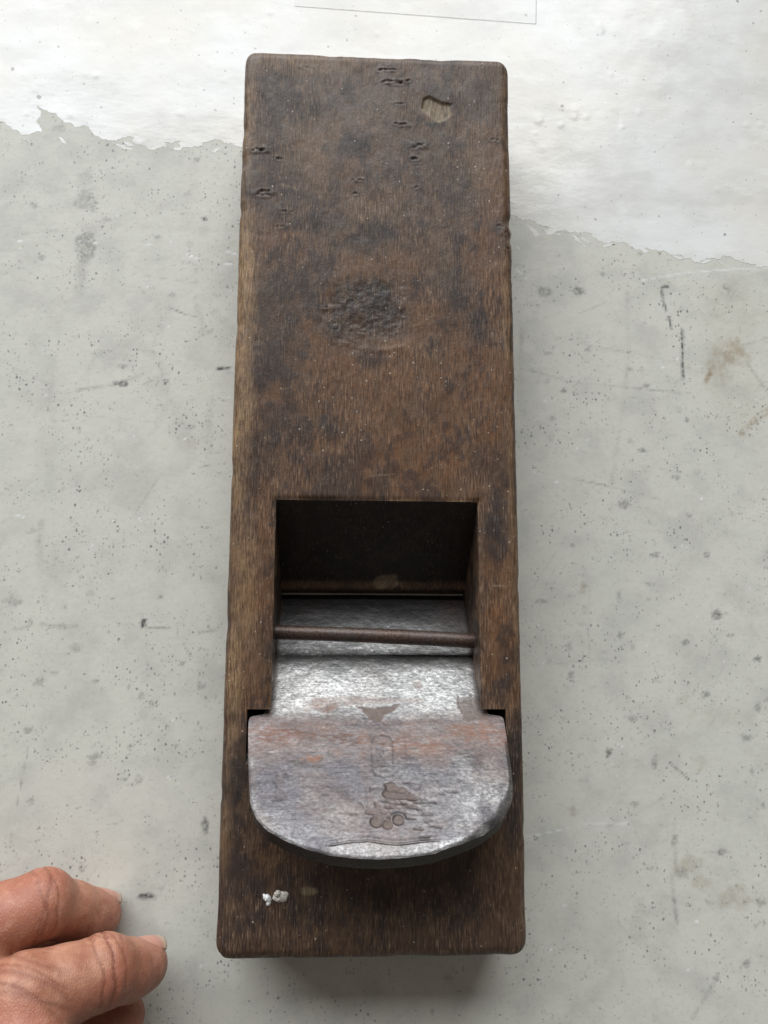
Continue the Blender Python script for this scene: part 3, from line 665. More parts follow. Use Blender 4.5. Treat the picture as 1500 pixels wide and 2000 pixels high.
    return D, dict(stain=stain, warm=warm, pale=pale, raw=np.clip(raw, 0, 1), grime=np.clip(grime, 0, 1), rgh=rgh)

def build_block():
    st = 0.37
    xs = np.array(seg(-W2, NL, st) + seg(NL, XL, st) + seg(XL, XR, st) + seg(XR, NR, st) + seg(NR, W2, st) + [W2])
    ys = np.array(seg(Y0, YB, st) + seg(YB, YC, st) + seg(YC, YT, st) + seg(YT, LEN, st) + [LEN])
    zs = np.array(seg(0, H - 5, 1.2) + seg(H - 5, H, 0.5) + [H])
    Vs = []; Fs = []; base = 0
    def add(P, F):
        nonlocal base
        Vs.append(P.reshape(-1, 3)); Fs.append(F + base); base += P.reshape(-1, 3).shape[0]
    X, Y = np.meshgrid(xs, ys, indexing='ij')
    xc = (xs[:-1] + xs[1:]) / 2; yc = (ys[:-1] + ys[1:]) / 2
    XC, YCc = np.meshgrid(xc, yc, indexing='ij')
    hole = ((XC > XL) & (XC < XR) & (YCc > YC - .1) & (YCc < YT)) | ((XC > NL) & (XC < NR) & (YCc > YB) & (YCc < YC))
    add(np.stack([X, Y, np.full(X.shape, H)], -1), grid_faces(len(xs), len(ys), ~hole))
    for xv, fl in ((-W2, True), (W2, False)):
        A, B = np.meshgrid(ys, zs, indexing='ij')
        add(np.stack([np.full(A.shape, xv), A, B], -1), grid_faces(len(ys), len(zs), flip=fl))
    for yv, fl in ((Y0, False), (LEN, True)):
        A, B = np.meshgrid(xs, zs, indexing='ij')
        add(np.stack([A, np.full(A.shape, yv), B], -1), grid_faces(len(xs), len(zs), flip=fl))
    V = np.concatenate(Vs); F = np.concatenate(Fs)
    key = np.round(V * 1000).astype(np.int64)
    _, idx, inv = np.unique(key, axis=0, return_index=True, return_inverse=True)
    inv = inv.ravel(); V = V[idx]; F = inv[F]
    D, A = block_fields(V[:, 0], V[:, 1], V[:, 2])
    V = round_box(V, D)
    # the walls of the throat, each a grid of its own
    W = [V]; FF = [F]; base = len(V)
    AT = {k: [v] for k, v in A.items()}
    def wall(P, flip=False, **masks):
        nonlocal base
        nu, nv = P.shape[:2]
        Q = P.reshape(-1, 3).copy()
        nz = 0.18 * (fbm(Q[:, 0] + Q[:, 1], Q[:, 2] * 1.3 + Q[:, 1] * .3, 4, 3, 71) - .5)
        W.append(Q); FF.append(grid_faces(nu, nv, base=base, flip=flip))
        for k in AT:
            m = masks.get(k)
            AT[k].append(np.zeros(len(Q)) if m is None else np.asarray(m).ravel() * np.ones(len(Q)))
        base += len(Q)
    def topz(x, y):
        x = np.asarray(x, float) * np.ones(np.shape(y)); y = np.asarray(y, float) * np.ones(np.shape(x))
        d, _ = block_fields(x.ravel(), y.ravel(), np.full(x.size, H))
        return H + d.reshape(x.shape)
    # throat wall: slopes down to a short upright lip at the mouth
    xw = np.array(seg(XL, XR, .42) + [XR]); t = np.linspace(0, 1, 60)
    zt = topz(xw, YT)
    prof_y = np.interp(t, [0, .84, .90, 1], [YT, 98.6, 96.2, 95.3]); prof_z = np.interp(t, [0, .84, .90, 1], [1, .21, .165, 0])
    Pw = np.stack(np.broadcast_arrays(xw[:, None], prof_y[None], zt[:, None] * prof_z[None]), -1).copy()
    Pw[..., 1] += .35 * (fbm(Pw[..., 0], Pw[..., 2], 9, 3, 81) - .5) * (t * (1 - t) * 4)[None]
    lip = smooth((t - .80) / .06)[None] * np.ones((len(xw), 1))
    crumb = np.zeros(Pw.shape[:2]); blob(crumb, Pw[..., 0], np.broadcast_to(t * 30, Pw.shape[:2]), (4.6, 25.0), 3.9, 1.9, .9, .4, .6)
    wall(Pw, True, stain=.85 - .75 * lip, grime=.62 * (1 - lip), warm=.5 * lip, raw=crumb)  # dark colour also paints in the throat's shade, lip left lighter
    # cheeks: wedges between the throat wall and the blade
    for xv, fl, sgn in ((XL, True, -1), (XR, False, 1)):
        uu = np.linspace(0, 1, 140); vv = np.linspace(0, 1, 70)
        yt_ = YC + (YT - YC) * uu
        zt_ = topz(xv, yt_)
        yb_ = 94.9 + (95.3 - 94.9) * uu
        yy = yt_[:, None] * (1 - vv) + yb_[:, None] * vv
        zz = zt_[:, None] * (1 - vv)
        # follow the bend of the throat wall at its lower end
        P = np.stack([np.full(yy.shape, xv), yy, zz], -1)
        P[..., 0] += sgn * (0.25 * (fbm(yy, zz, 5, 3, 91) - .3)) * smooth(vv * 6)[None]
        ed = np.exp(-(vv[None] / .05)) * smooth((fbm(yy, zz, 5, 3, 93) - .35) * 4)
        wrn = smooth((fbm(yy, zz * .7, 9, 4, 95) - .5) * 4)
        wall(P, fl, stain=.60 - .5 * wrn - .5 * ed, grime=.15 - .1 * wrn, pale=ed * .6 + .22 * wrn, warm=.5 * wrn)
        # upper side of the groove, above the blade's edge
        xo = NL if sgn < 0 else NR
        a = np.linspace(0, 1, 8); b = np.linspace(0, 1, 40)
        P = np.zeros((8, 40, 3)); P[..., 0] = (xv + (xo - xv) * a)[:, None]; P[..., 1] = (YC + (96.2 - YC) * b)[None]; P[..., 2] = (H * (1 - b))[None]
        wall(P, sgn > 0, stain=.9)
        # outer side of the groove
        P = np.zeros((2, 2, 3)); P[..., 0] = xo; P[0, :, 1] = (YB, YC); P[0, :, 2] = topz(xo, np.array([YB, YC])); P[1, :, 1] = (YB + 35.5, 96.5); P[1, :, 2] = 0
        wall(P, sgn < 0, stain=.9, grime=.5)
        # step at the end of the cheek
        xx = np.linspace(xv, xo, 14); P = np.zeros((14, 8, 3)); q = np.linspace(0, 1, 8)
        P[..., 0] = xx[:, None]; P[..., 1] = YC; P[..., 2] = topz(xx, np.full(14, YC))[:, None] - q[None] * .2
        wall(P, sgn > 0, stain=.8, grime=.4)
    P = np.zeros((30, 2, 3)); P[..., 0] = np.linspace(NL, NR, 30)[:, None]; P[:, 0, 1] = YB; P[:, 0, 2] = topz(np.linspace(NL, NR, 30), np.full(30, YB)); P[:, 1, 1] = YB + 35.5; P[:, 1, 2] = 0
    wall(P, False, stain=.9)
    # sole, open at the mouth
    for ya, yb in ((1.0, YB + 35.5), (95.3, LEN - 2.0)):
        P = np.zeros((2, 2, 3)); P[0, :, 0] = -W2 + 2; P[1, :, 0] = W2 - 2; P[:, 0, 1] = ya; P[:, 1, 1] = yb; P[..., 2] = 0.05
        wall(P, True)
    o = mesh_np('block', np.concatenate(W), np.concatenate(FF), M_WOOD, plane, True, {k: np.concatenate(v) for k, v in AT.items()})
    o['label'] = 'dark worn oak block with gouges, stains and an open throat'
    return o

def round_box(V, D):
    r = np.array([3.0, 3.4, 3.0])
    lo = np.array([-W2, Y0, 0]) + r; hi = np.array([W2, LEN, H]) - r
    q = np.clip(V, lo, hi)
    d = (V - q) / r
    l = np.linalg.norm(d, axis=1)
    out = l > 1e-6
    n = np.zeros_like(V)
    n[out] = d[out] / l[out, None]
    # box corners are pulled in on to the rounded edge
    P = V.copy()
    P[out] = q[out] + n[out] * r
    nn = n / np.maximum(np.linalg.norm(n, axis=1, keepdims=True), 1e-9)
    P += nn * D[:, None]
    P[:, 2] = np.maximum(P[:, 2], 0.05)
    return P

build_block()

# blade ------------------------------------------------------------
def build_blade():
    left = [(-48.2, -29.2), (-20, -29.4), (-1.5, -29.6), (-1.3, -33.2), (-.4, -33.6), (2.4, -33.5), (11.8, -32.6), (20, -31.6), (24.9, -30.9), (29.0, -29.0), (31.9, -26.4), (34.9, -21.4), (36.9, -16.5), (38.3, -11.2), (39.1, -5), (39.35, 0.6)]
    right = [(-48.2, 30.4), (-20, 30.8), (-1.5, 31.2), (-1.3, 34.9), (-.4, 35.3), (2.5, 35.2), (15.1, 35.2), (20, 34.8), (23.9, 34.1), (29.4, 30.7), (33.4, 25.6), (35.9, 19.9), (38.1, 13.2), (39.0, 7), (39.35, 0.7)]
    S = np.concatenate([np.linspace(-48.2, 28, 240)[:-1], 39.35 - (39.35 - 28) * (1 - np.linspace(0, 1, 80)) ** 2])
    def curve(pts):
        s = np.array([p[0] for p in pts]); x = np.array([p[1] for p in pts])
        # resample by arc length so that the rounded head stays round
        t = np.concatenate([[0], np.cumsum(np.hypot(np.diff(s), np.diff(x)))])
        tt = np.linspace(0, t[-1], 900)
        ss, xx = np.interp(tt, t, s), np.interp(tt, t, x)
        k = np.ones(19) / 19
        pad = lambda a: np.concatenate([np.full(9, a[0]) - (a[9:0:-1] - a[0]), a, np.full(9, a[-1])])
        s2, x2 = np.convolve(pad(ss), k, 'valid'), np.convolve(pad(xx), k, 'valid')
        s2 = np.maximum.accumulate(s2); s2[-1] = 39.35; x2[-1] = xx[-1]
        return np.interp(S, s2, x2)
    xl, xr = curve(left), curve(right)
    nu = 250
    u = np.linspace(0, 1, nu)
    X = xl[None] * (1 - u[:, None]) + xr[None] * u[:, None]
    SS = np.broadcast_to(S[None], X.shape)
    bound = list(zip(xl, S)) + list(zip(xr[::-1], S[::-1]))
    bp = np.array([q for k, q in enumerate(bound) if q[1] > -46])
    seglen = np.concatenate([[0], np.cumsum(np.hypot(*np.diff(bp, axis=0).T))])
    tt = np.linspace(0, seglen[-1], 150)
    d = seg_dist(X, SS, list(zip(np.interp(tt, seglen, bp[:, 0]), np.interp(tt, seglen, bp[:, 1]))))
    z0 = np.zeros(X.shape)
    Hh = 0.30 * (fbm(X, SS, 22, 3, 5) - .5) + .07 * (fbm(X, SS * 2, 2.5, 3, 6) - .5)
    head = smooth((SS - 4) / 10)
    wch = 0.9 + 1.6 * smooth((X - 18) / 10) * smooth((SS - 18) / 8)
    Hh -= head * ((0.30 + .6 * smooth((X - 16) / 12)) * np.clip(1 - d / wch, 0, 1) ** 1.6 + 0.35 * np.exp(-d / 4.0))
    rust = z0.copy(); orange = z0.copy(); brown = z0.copy(); dirt_shade = z0.copy(); bright = z0.copy()
    # rust band where the blade leaves the block
    band = np.exp(-((SS - 6.0 - 5 * (fbm(X, SS, 12, 3, 9) - .5)) / 5.0) ** 2)
    rust = np.maximum(rust, band * (.65 + .6 * smooth((fbm(X * .6, SS * 1.6, 5, 4, 11) - .33) * 3)))
    rust = np.maximum(rust, .30 * head * smooth((fbm(X, SS, 14, 4, 13) - .42) * 3))
    rust = np.maximum(rust, .9 * np.exp(-((X - 31) / 4.5) ** 2) * np.exp(-((SS - 3) / 5) ** 2))
    rust = np.maximum(rust, .65 * np.exp(-((X + 31) / 3.0) ** 2) * np.exp(-((SS - 2) / 5) ** 2))
    rust = np.maximum(rust, .8 * smooth((np.abs(X - .5) - 26.5) / 3) * (SS < 0))
    rust = np.maximum(rust, .5 * smooth((-30 - SS) / 6) * smooth((X - 18) / 6))
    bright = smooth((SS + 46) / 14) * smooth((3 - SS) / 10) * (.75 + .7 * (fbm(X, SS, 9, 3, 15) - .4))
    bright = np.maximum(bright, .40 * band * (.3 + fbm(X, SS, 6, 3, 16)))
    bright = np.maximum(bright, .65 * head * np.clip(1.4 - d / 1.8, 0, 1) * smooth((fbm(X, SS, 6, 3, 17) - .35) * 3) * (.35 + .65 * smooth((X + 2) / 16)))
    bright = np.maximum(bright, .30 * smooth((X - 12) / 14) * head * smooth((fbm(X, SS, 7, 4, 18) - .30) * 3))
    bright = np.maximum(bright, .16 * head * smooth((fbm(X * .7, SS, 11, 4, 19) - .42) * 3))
    for c, rx, ry, s in (((-16, 12.5), 2.6, 1.2, .9), ((-14, -4.5), 4.5, 2.2, .55), ((24, 4), 6, 2.6, .55), ((30, 5), 3, 3, .5), ((-8, -6.5), 8, 1.2, .35), ((5, -6.5), 9, 1.1, .3), ((-3, 7), 1.6, 5, .4), ((14, 10), 6, 2, .3), ((12.5, -12), 1.2, 1.2, .4)):
        blob(orange, X, SS, c, rx, ry, s, .8, .7); blob(rust, X, SS, c, rx, ry, min(1, s * 1.5), .8, .7)
    # brown patina patch and a dark one beside it
    poly = [(-6.2, -5.6), (-3, -4.4), (1, -4.0), (5, -5.0), (8.2, -5.6), (6.2, -3.2), (3.2, -1.2), (1.2, 1.4), (-1.4, 0.4), (-3.2, -2.2)]
    def inpoly(poly, amp=0.5, soft=.5, sd=3):
        xx = X + amp * (fbm(X, SS, 1.6, 3, sd) - .5) * 2; yy = SS + amp * (fbm(X, SS, 1.6, 3, sd + 9) - .5) * 2
        ins = np.zeros(X.shape, bool)
        for (ax, ay), (bx, by) in zip(poly, poly[1:] + poly[:1]):
            ins ^= ((ay > yy) != (by > yy)) & (xx < (bx - ax) * (yy - ay) / (by - ay + 1e-12) + ax)
        return np.where(ins, smooth(seg_dist(xx, yy, poly + poly[:1]) / soft), 0)
    p = inpoly(poly, .5, .6); brown = np.maximum(brown, p); Hh += p * .05
    p = inpoly([(22.5, -7), (30.5, -8), (31.5, 0.5), (24, 0.8)], .8, .6, 23); brown = np.maximum(brown, p * .75)
    p = inpoly([(-21, -6), (-13.4, -5), (-13.0, 1.2), (-20.5, 1.5)], .9, .8, 43); dirtb = p
    steel_dark = p * .5
    # two scratched strokes that look like a small mark
    for a, b in (((23.6, -7.4), (26.4, -7.6)), ((23.6, -6.0), (26.2, -6.2)), ((23.8, -4.6), (26.2, -4.7)), ((23.7, -8), (23.9, -4)), ((27.2, -9), (27.3, -4.5))):
        stroke(brown, X, SS, [a, b], .28, .9, .2); m = seg_dist(X, SS, [a, b]) < .4; Hh[m] -= .06
    stroke(brown, X, SS, [(-12.9, -5.2), (-12.4, -2), (-12.7, 2.4)], .45, .8)
    # stamped cartouche
    cart = [(-.6, 6.6), (.4, 5.2), (2.2, 4.8), (4.0, 5.4), (4.8, 7.0), (4.9, 15.4), (4.2, 17.2), (2.0, 17.7), (.0, 17.2), (-.6, 15.8), (-.6, 6.6)]
    dc = seg_dist(X, SS, cart)
    Hh -= .09 * np.exp(-(dc / .30) ** 2) * (.45 + .9 * fbm(X, SS, 2.5, 2, 51)); dirt_shade = np.maximum(dirt_shade, .5 * np.exp(-(dc / .24) ** 2) * smooth((fbm(X, SS, 3, 3, 53) - .28) * 3))
    for a, b in (((.6, 7.6), (4, 7.4)), ((.8, 9.6), (3.8, 9.8)), ((2.3, 6.6), (2.2, 11)), ((.6, 12.6), (4.2, 12.4)), ((.8, 14.2), (3.9, 14.4)), ((2.4, 12), (2.3, 15.8)), ((1, 15.9), (3.8, 15.8)), ((.9, 10.9), (1.9, 11.8)), ((3.8, 10.9), (2.8, 11.8)),
                 ((7, 7), (9.6, 7.1)), ((6.8, 12), (9.8, 11.8)), ((7, 14), (9.6, 13.9)), ((8.2, 6.4), (8.2, 15))):
        dd = seg_dist(X, SS, [a, b]); k = .6 if a[0] > 6 else 1
        Hh -= k * .05 * np.exp(-(dd / .25) ** 2); dirt_shade = np.maximum(dirt_shade, k * .36 * np.exp(-(dd / .24) ** 2) * smooth((fbm(X, SS, 2, 3, 55) - .3) * 3))
    # struck emblem: sunken relief with left-over rust, two round bosses and a stem
    em = inpoly([(2.0, 19.6), (4.2, 19.2), (5.4, 20.2), (7.4, 20.4), (8.4, 22.0), (10.4, 23.2), (10.8, 24.4), (8.2, 24.6), (2.6, 24.4), (1.6, 23.2), (2.2, 21.4)], .45, .5, 61)
    stem = inpoly([(-.6, 24.6), (1.0, 24.4), (1.5, 26.2), (2.4, 27.6), (3.8, 28.6), (3.6, 30.6), (1.8, 30.4), (.6, 29.0), (-1.8, 28.4), (-3.0, 28.2), (-2.6, 27.0), (-.4, 26.4)], .3, .5, 63)
    Hh -= .30 * em * (.6 + .8 * fbm(X, SS * 2, 1.6, 3, 67)); Hh -= .20 * stem
    brown = np.maximum(brown, em * (.55 + .5 * fbm(X, SS, 2, 2, 65))); brown = np.maximum(brown, stem * .55)
    ring = lambda c, r, w: np.exp(-((np.hypot(X - c[0], SS - c[1]) - r) / w) ** 2)
    disc = lambda c, r: smooth((r - np.hypot(X - c[0], SS - c[1])) / .35 + .5)
    for c, r in (((-.1, 30.2), 1.45), ((5.2, 29.7), 1.35)):
        Hh -= .34 * disc(c, r); brown = np.maximum(brown, .9 * disc(c, r)); dirt_shade = np.maximum(dirt_shade, .40 * ring(c, r, .25) * (.3 + fbm(X, SS, 1.5, 2, 69)))
    orange = np.maximum(orange, .25 * disc((-.1, 30.2), 1.4)); brown = np.maximum(brown, disc((2.6, 30.9), 1.3) * .9); orange = np.maximum(orange, .3 * disc((2.6, 30.9), 1.2)); Hh -= .3 * disc((2.6, 30.9), 1.2)
    dirt_shade = np.maximum(dirt_shade, .55 * ring((5.2, 29.7), 2.3, .28) * (SS < 29.6)); Hh -= .2 * ring((5.2, 29.7), 2.3, .35) * (SS < 29.6)
    for a, b in (((2, 21.3), (6.6, 22)), ((5.6, 22), (9, 22.6)), ((1.2, 24.6), (7.4, 24.9)), ((8, 24.2), (12.5, 24.2)), ((9.4, 25.0), (14.6, 25.0)), ((2.4, 26.2), (5.6, 26.6)), ((3.6, 25.4), (6.8, 25.4)), ((6.6, 24.8), (10.8, 26.8)), ((7.8, 26.2), (11.0, 27.0)), ((1.4, 27.6), (3.4, 27.8)),
                 ((7.2, 28.2), (9.2, 28.6)), ((7.4, 29.2), (9.4, 29.4)), ((11.2, 28.4), (13.6, 28.2)), ((12, 30), (13.4, 29.9)), ((13, 31.4), (15.4, 31.7)), ((9, 32), (11, 32.2)), ((17.4, 22), (20, 22)), ((7.2, 19.4), (10, 19.5)), ((-6.4, 28), (-4.8, 28.2)), ((-3.6, 25.2), (-3.2, 26.2)), ((-1.2, 21.2), (-.4, 20.8)), ((10.4, 34.6), (12.4, 34.7)), ((16, 22.6), (17, 22.6))):
        dd = seg_dist(X, SS, [a, b]); wv = dd + .5 * (fbm(X, SS, 1.1, 2, 57) - .5); Hh -= .13 * np.exp(-(wv / .36) ** 2); dirt_shade = np.maximum(dirt_shade, .36 * np.exp(-((wv - .10) / .16) ** 2)); brown = np.maximum(brown, .22 * np.exp(-(wv / .34) ** 2))
    # hammered flat along the end of the head
    ln = 35.4 + .5 * np.sin(X * .35) + .6 * (fbm(X, SS * 0, 7, 2, 71) - .5)
    flat = smooth((SS - ln) / .5) * smooth((X + 14) / 4) * smooth((17 - X) / 4)
    Hh -= .35 * flat; bright = np.maximum(bright, .40 * flat * (.3 + fbm(X, SS, 4, 3, 20)))
    Hh -= .25 * np.exp(-((SS - ln + .5) / .7) ** 2) * smooth((X + 14) / 4) * smooth((17 - X) / 4)
    # a square-ish worn hollow at the left of the head
    hl = inpoly([(-25.6, 15.5), (-22.2, 15.8), (-22.0, 24.6), (-25.2, 25.0)], 1.0, .8, 81); Hh -= .12 * hl; brown = np.maximum(brown, .18 * hl)
    dirt_shade = np.maximum(dirt_shade, .35 * (hl > .02) * (hl < .5) * smooth((fbm(X, SS, 3, 3, 83) - .4) * 4))
    for c, rx, ry in (((-26, 10), 1.2, .5), ((-25.3, 9.0), .5, .8)):
        f = z0.copy(); blob(f, X, SS, c, rx, ry, 1, .4, .6); bright = np.maximum(bright, .35 * f); Hh += .04 * f
    # dirt in the cheek corners and deep in the throat, with shade painted in
    dirt_shade = np.maximum(dirt_shade, .55 * smooth((np.abs(X - .65) - 27.2) / 1.2) * (SS < -3))
    dirt_shade = np.maximum(dirt_shade, .30 * smooth((-42 - SS) / 5) * (.4 + fbm(X, SS, 6, 3, 87)))
    dirt_shade = np.maximum(dirt_shade, .12 * smooth((-24 - SS) / 5) * smooth((fbm(X, SS, 8, 4, 89) - .35) * 3))
    # lift every point off the inclined plane
    def place(x, s, h):
        return np.stack([x, B0 - s * CA + h * SA, H + s * SA + h * CA], -1)
    P = place(X, SS, Hh)
    nuv = X.shape
    V = [P.reshape(-1, 3)]; F = [grid_faces(nuv[0], nuv[1], flip=False)]; base = nuv[0] * nuv[1]
    at = dict(rust=rust, orange=orange, brown=brown, dirt_shade=dirt_shade, bright=bright)
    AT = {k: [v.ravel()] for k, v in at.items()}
    # rim: goes round left edge, head and right edge
    rim_x = np.concatenate([xl, xr[::-1]]); rim_s = np.concatenate([S, S[::-1]])
    rim_h = np.concatenate([Hh[0], Hh[-1][::-1]])
    nrm = np.stack([np.gradient(rim_s), -np.gradient(rim_x)], 1); nrm /= np.linalg.norm(nrm, axis=1, keepdims=True) + 1e-9
    th = 6.6
    rows = []; prof = [(0, 0), (.06, .15), (.08, .6), (.05, 2), (-.1, 4), (-.3, 5.6), (-.9, 6.4), (-1.8, th)]
    taper = np.interp(rim_s, [-48.2, -30, 0, 39], [.12, .7, 1, 1])
    for o_, dpt in prof:
        k = -1.0
        rows.append(place(rim_x + k * nrm[:, 0] * o_, rim_s + k * nrm[:, 1] * o_, rim_h * (1 - dpt / th) - dpt * taper))
    R = np.stack(rows, 1)
    V.append(R.reshape(-1, 3)); F.append(grid_faces(R.shape[0], R.shape[1], base=base, flip=True)); base += R.shape[0] * R.shape[1]
    nr = R.shape[0] * R.shape[1]
    AT['rust'].append(np.full(nr, .8)); AT['orange'].append(np.zeros(nr)); AT['bright'].append(np.zeros(nr)); AT['brown'].append(np.full(nr, .35)); AT['dirt_shade'].append(np.tile([.15, .7, .9, .95, .95, .95, .95, .95], R.shape[0]))  # shade of the rim and end face painted in over the rust
    # underside
    n2 = len(S); Lb = R[:n2, -1]; Rb = R[n2:, -1][::-1]
    U = np.stack([Lb, Rb], 0)
    V.append(U.reshape(-1, 3)); F.append(grid_faces(2, n2, base=base, flip=True)); nb = 2 * n2
    for k in AT: AT[k].append(np.full(nb, .6 if k in ('rust', 'dirt_shade') else 0))
    V = np.concatenate(V); V[:, 2] = np.maximum(V[:, 2], 0.1)
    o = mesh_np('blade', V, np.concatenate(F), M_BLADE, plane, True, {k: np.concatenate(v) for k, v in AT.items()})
    o['label'] = 'grey rust-stained steel blade with rounded head and a worn stamped emblem'
    return o
blade = build_blade()

# chip-breaker pin across the throat
def build_pin():
    a = np.array([XL - 3, 82.9, H - 11.0]); b = np.array([XR + 3, 80.5, H - 12.0])
    n = 90; k = 24
    t = np.linspace(0, 1, n); th = np.linspace(0, 2 * np.pi, k + 1)[:-1]
    V = []
    for i in range(n):
        c = a + (b - a) * t[i] + np.array([0, .25 * math.sin(t[i] * math.pi), 0])
        r = 2.05 * (1 + .05 * (fbm(np.array([t[i] * 60.]), np.array([0.]), 6, 3, 3)[0] - .5) + .06 * t[i])
        nz = .07 * (fbm(np.full(k, t[i] * 60), np.cos(th) * 3 + 5 * np.sin(th), 1.5, 3, 5) - .5)
        V.append(np.stack([np.full(k, c[0]), c[1] + (r + nz) * np.cos(th), c[2] + (r + nz) * np.sin(th)], 1))
    V = np.concatenate(V)
    F = []
    for i in range(n - 1):
        for j in range(k):
            F.append((i * k + j, i * k + (j + 1) % k, (i + 1) * k + (j + 1) % k, (i + 1) * k + j))
    o = mesh_np('pin', V, np.array(F)[:, ::-1], M_PIN, plane)
    o['label'] = 'rusty round iron pin across the throat'
build_pin()

# lump of dried white paint stuck near the front of the block
def lump_mesh(parts, seed):
    Vs = []; Fs = []; base = 0
    nu, nv = 40, 22
    for c, r, rot in parts:
        th = np.linspace(0, 2 * np.pi, nu); ph = np.linspace(0.02, np.pi / 2 + .25, nv)
        T, Pp = np.meshgrid(th, ph, indexing='ij')
        nz = 1 + .45 * (fbm(np.cos(T) * 2 + Pp, np.sin(T) * 2 + c[0], .8, 4, seed) - .5) + .15 * (fbm(np.cos(T) * 5 * np.sin(Pp), np.sin(T) * 5 * np.sin(Pp), .6, 3, seed + 7) - .5)
        x = r[0] * np.sin(Pp) * np.cos(T) * nz; y = r[1] * np.sin(Pp) * np.sin(T) * nz; z = r[2] * np.cos(Pp) * nz
        ca, sa = math.cos(rot), math.sin(rot)
        P = np.stack([c[0] + ca * x - sa * y, c[1] + sa * x + ca * y, H - .1 + np.maximum(z, -.25)], -1)
        P[-1] = P[0]
        Vs.append(P.reshape(-1, 3)); Fs.append(grid_faces(nu, nv, base=base, flip=True)); base += nu * nv
        seed += 3
    return np.concatenate(Vs), np.concatenate(Fs)

crumb = empty('paint_crumb', ((-25.1, 14.2)[0], (-25.1, 14.2)[1], H))
tag(crumb, 'small white crumb of dried paint on the front of the block', 'paint crumb')
M_CR1 = mat_plain('fresh_white_paint', (0.80, 0.80, 0.80), .35, .5, .04, .6, .12)
M_CR2 = mat_plain('dusty_white_paint', (0.50, 0.465, 0.42), .6, .3, .25, .5, .2)
V, F = lump_mesh([(((-27.5, 14.3)[0], (-27.5, 14.3)[1]), (1.35, .85, .95), 2.4), (((-27.1, 13.2)[0], (-27.1, 13.2)[1]), (.9, .55, .6), 1.2)], 3)
mesh_np('white_lobe', V, F, M_CR1, crumb)
V, F = lump_mesh([(((-23.9, 14.6)[0], (-23.9, 14.6)[1]), (2.1, 1.35, .8), .15), (((-24.8, 15.4)[0], (-24.8, 15.4)[1]), (1.0, .9, 1.1), .5)], 13)
mesh_np('dusty_lobe', V, F, M_CR2, crumb)

# ------------------------------------------------------------------ the hand
def surface_nets(d, org, h):
    nx, ny, nz = d.shape
    s = d < 0
    c = [s[i:nx - 1 + i, j:ny - 1 + j, k:nz - 1 + k] for i in (0, 1) for j in (0, 1) for k in (0, 1)]
    cnt = sum(a.astype(np.int8) for a in c)
    act = (cnt > 0) & (cnt < 8)
    I = np.argwhere(act)
    idx = np.full(act.shape, -1, np.int64); idx[act] = np.arange(len(I))
    acc = np.zeros((len(I), 3)); num = np.zeros(len(I))
    corners = [(i, j, k) for i in (0, 1) for j in (0, 1) for k in (0, 1)]
    val = {q: d[I[:, 0] + q[0], I[:, 1] + q[1], I[:, 2] + q[2]] for q in corners}
    for a in corners:
        for ax in range(3):
            if a[ax] == 0:
                b = list(a); b[ax] = 1; b = tuple(b)
                va, vb = val[a], val[b]
                m = (va < 0) != (vb < 0)
                t = va[m] / (va[m] - vb[m])
                p = np.tile(np.array(a, float), (m.sum(), 1)); p[:, ax] = t
                acc[m] += p; num[m] += 1
    V = (I + acc / num[:, None]) * h + org
    F = []
    for ax in range(3):
        o1, o2 = [(1, 2), (2, 0), (0, 1)][ax]
        sl0 = [slice(None)] * 3; sl1 = [slice(None)] * 3
        sl0[ax] = slice(0, -1); sl1[ax] = slice(1, None)
        a, b = s[tuple(sl0)], s[tuple(sl1)]
        for flip, mm in ((False, a & ~b), (True, ~a & b)):
            E = np.argwhere(mm)
            ok = (E[:, o1] > 0) & (E[:, o2] > 0) & (E[:, o1] < d.shape[o1] - 1) & (E[:, o2] < d.shape[o2] - 1)
            E = E[ok]
            q = []
            for d1, d2 in ((0, 0), (-1, 0), (-1, -1), (0, -1)):
                e = E.copy(); e[:, o1] += d1; e[:, o2] += d2
                q.append(idx[e[:, 0], e[:, 1], e[:, 2]])
            q = np.stack(q, 1)
            F.append(q[:, ::-1] if flip else q)
    F = np.concatenate(F)
    return V, F[(F >= 0).all(1)]

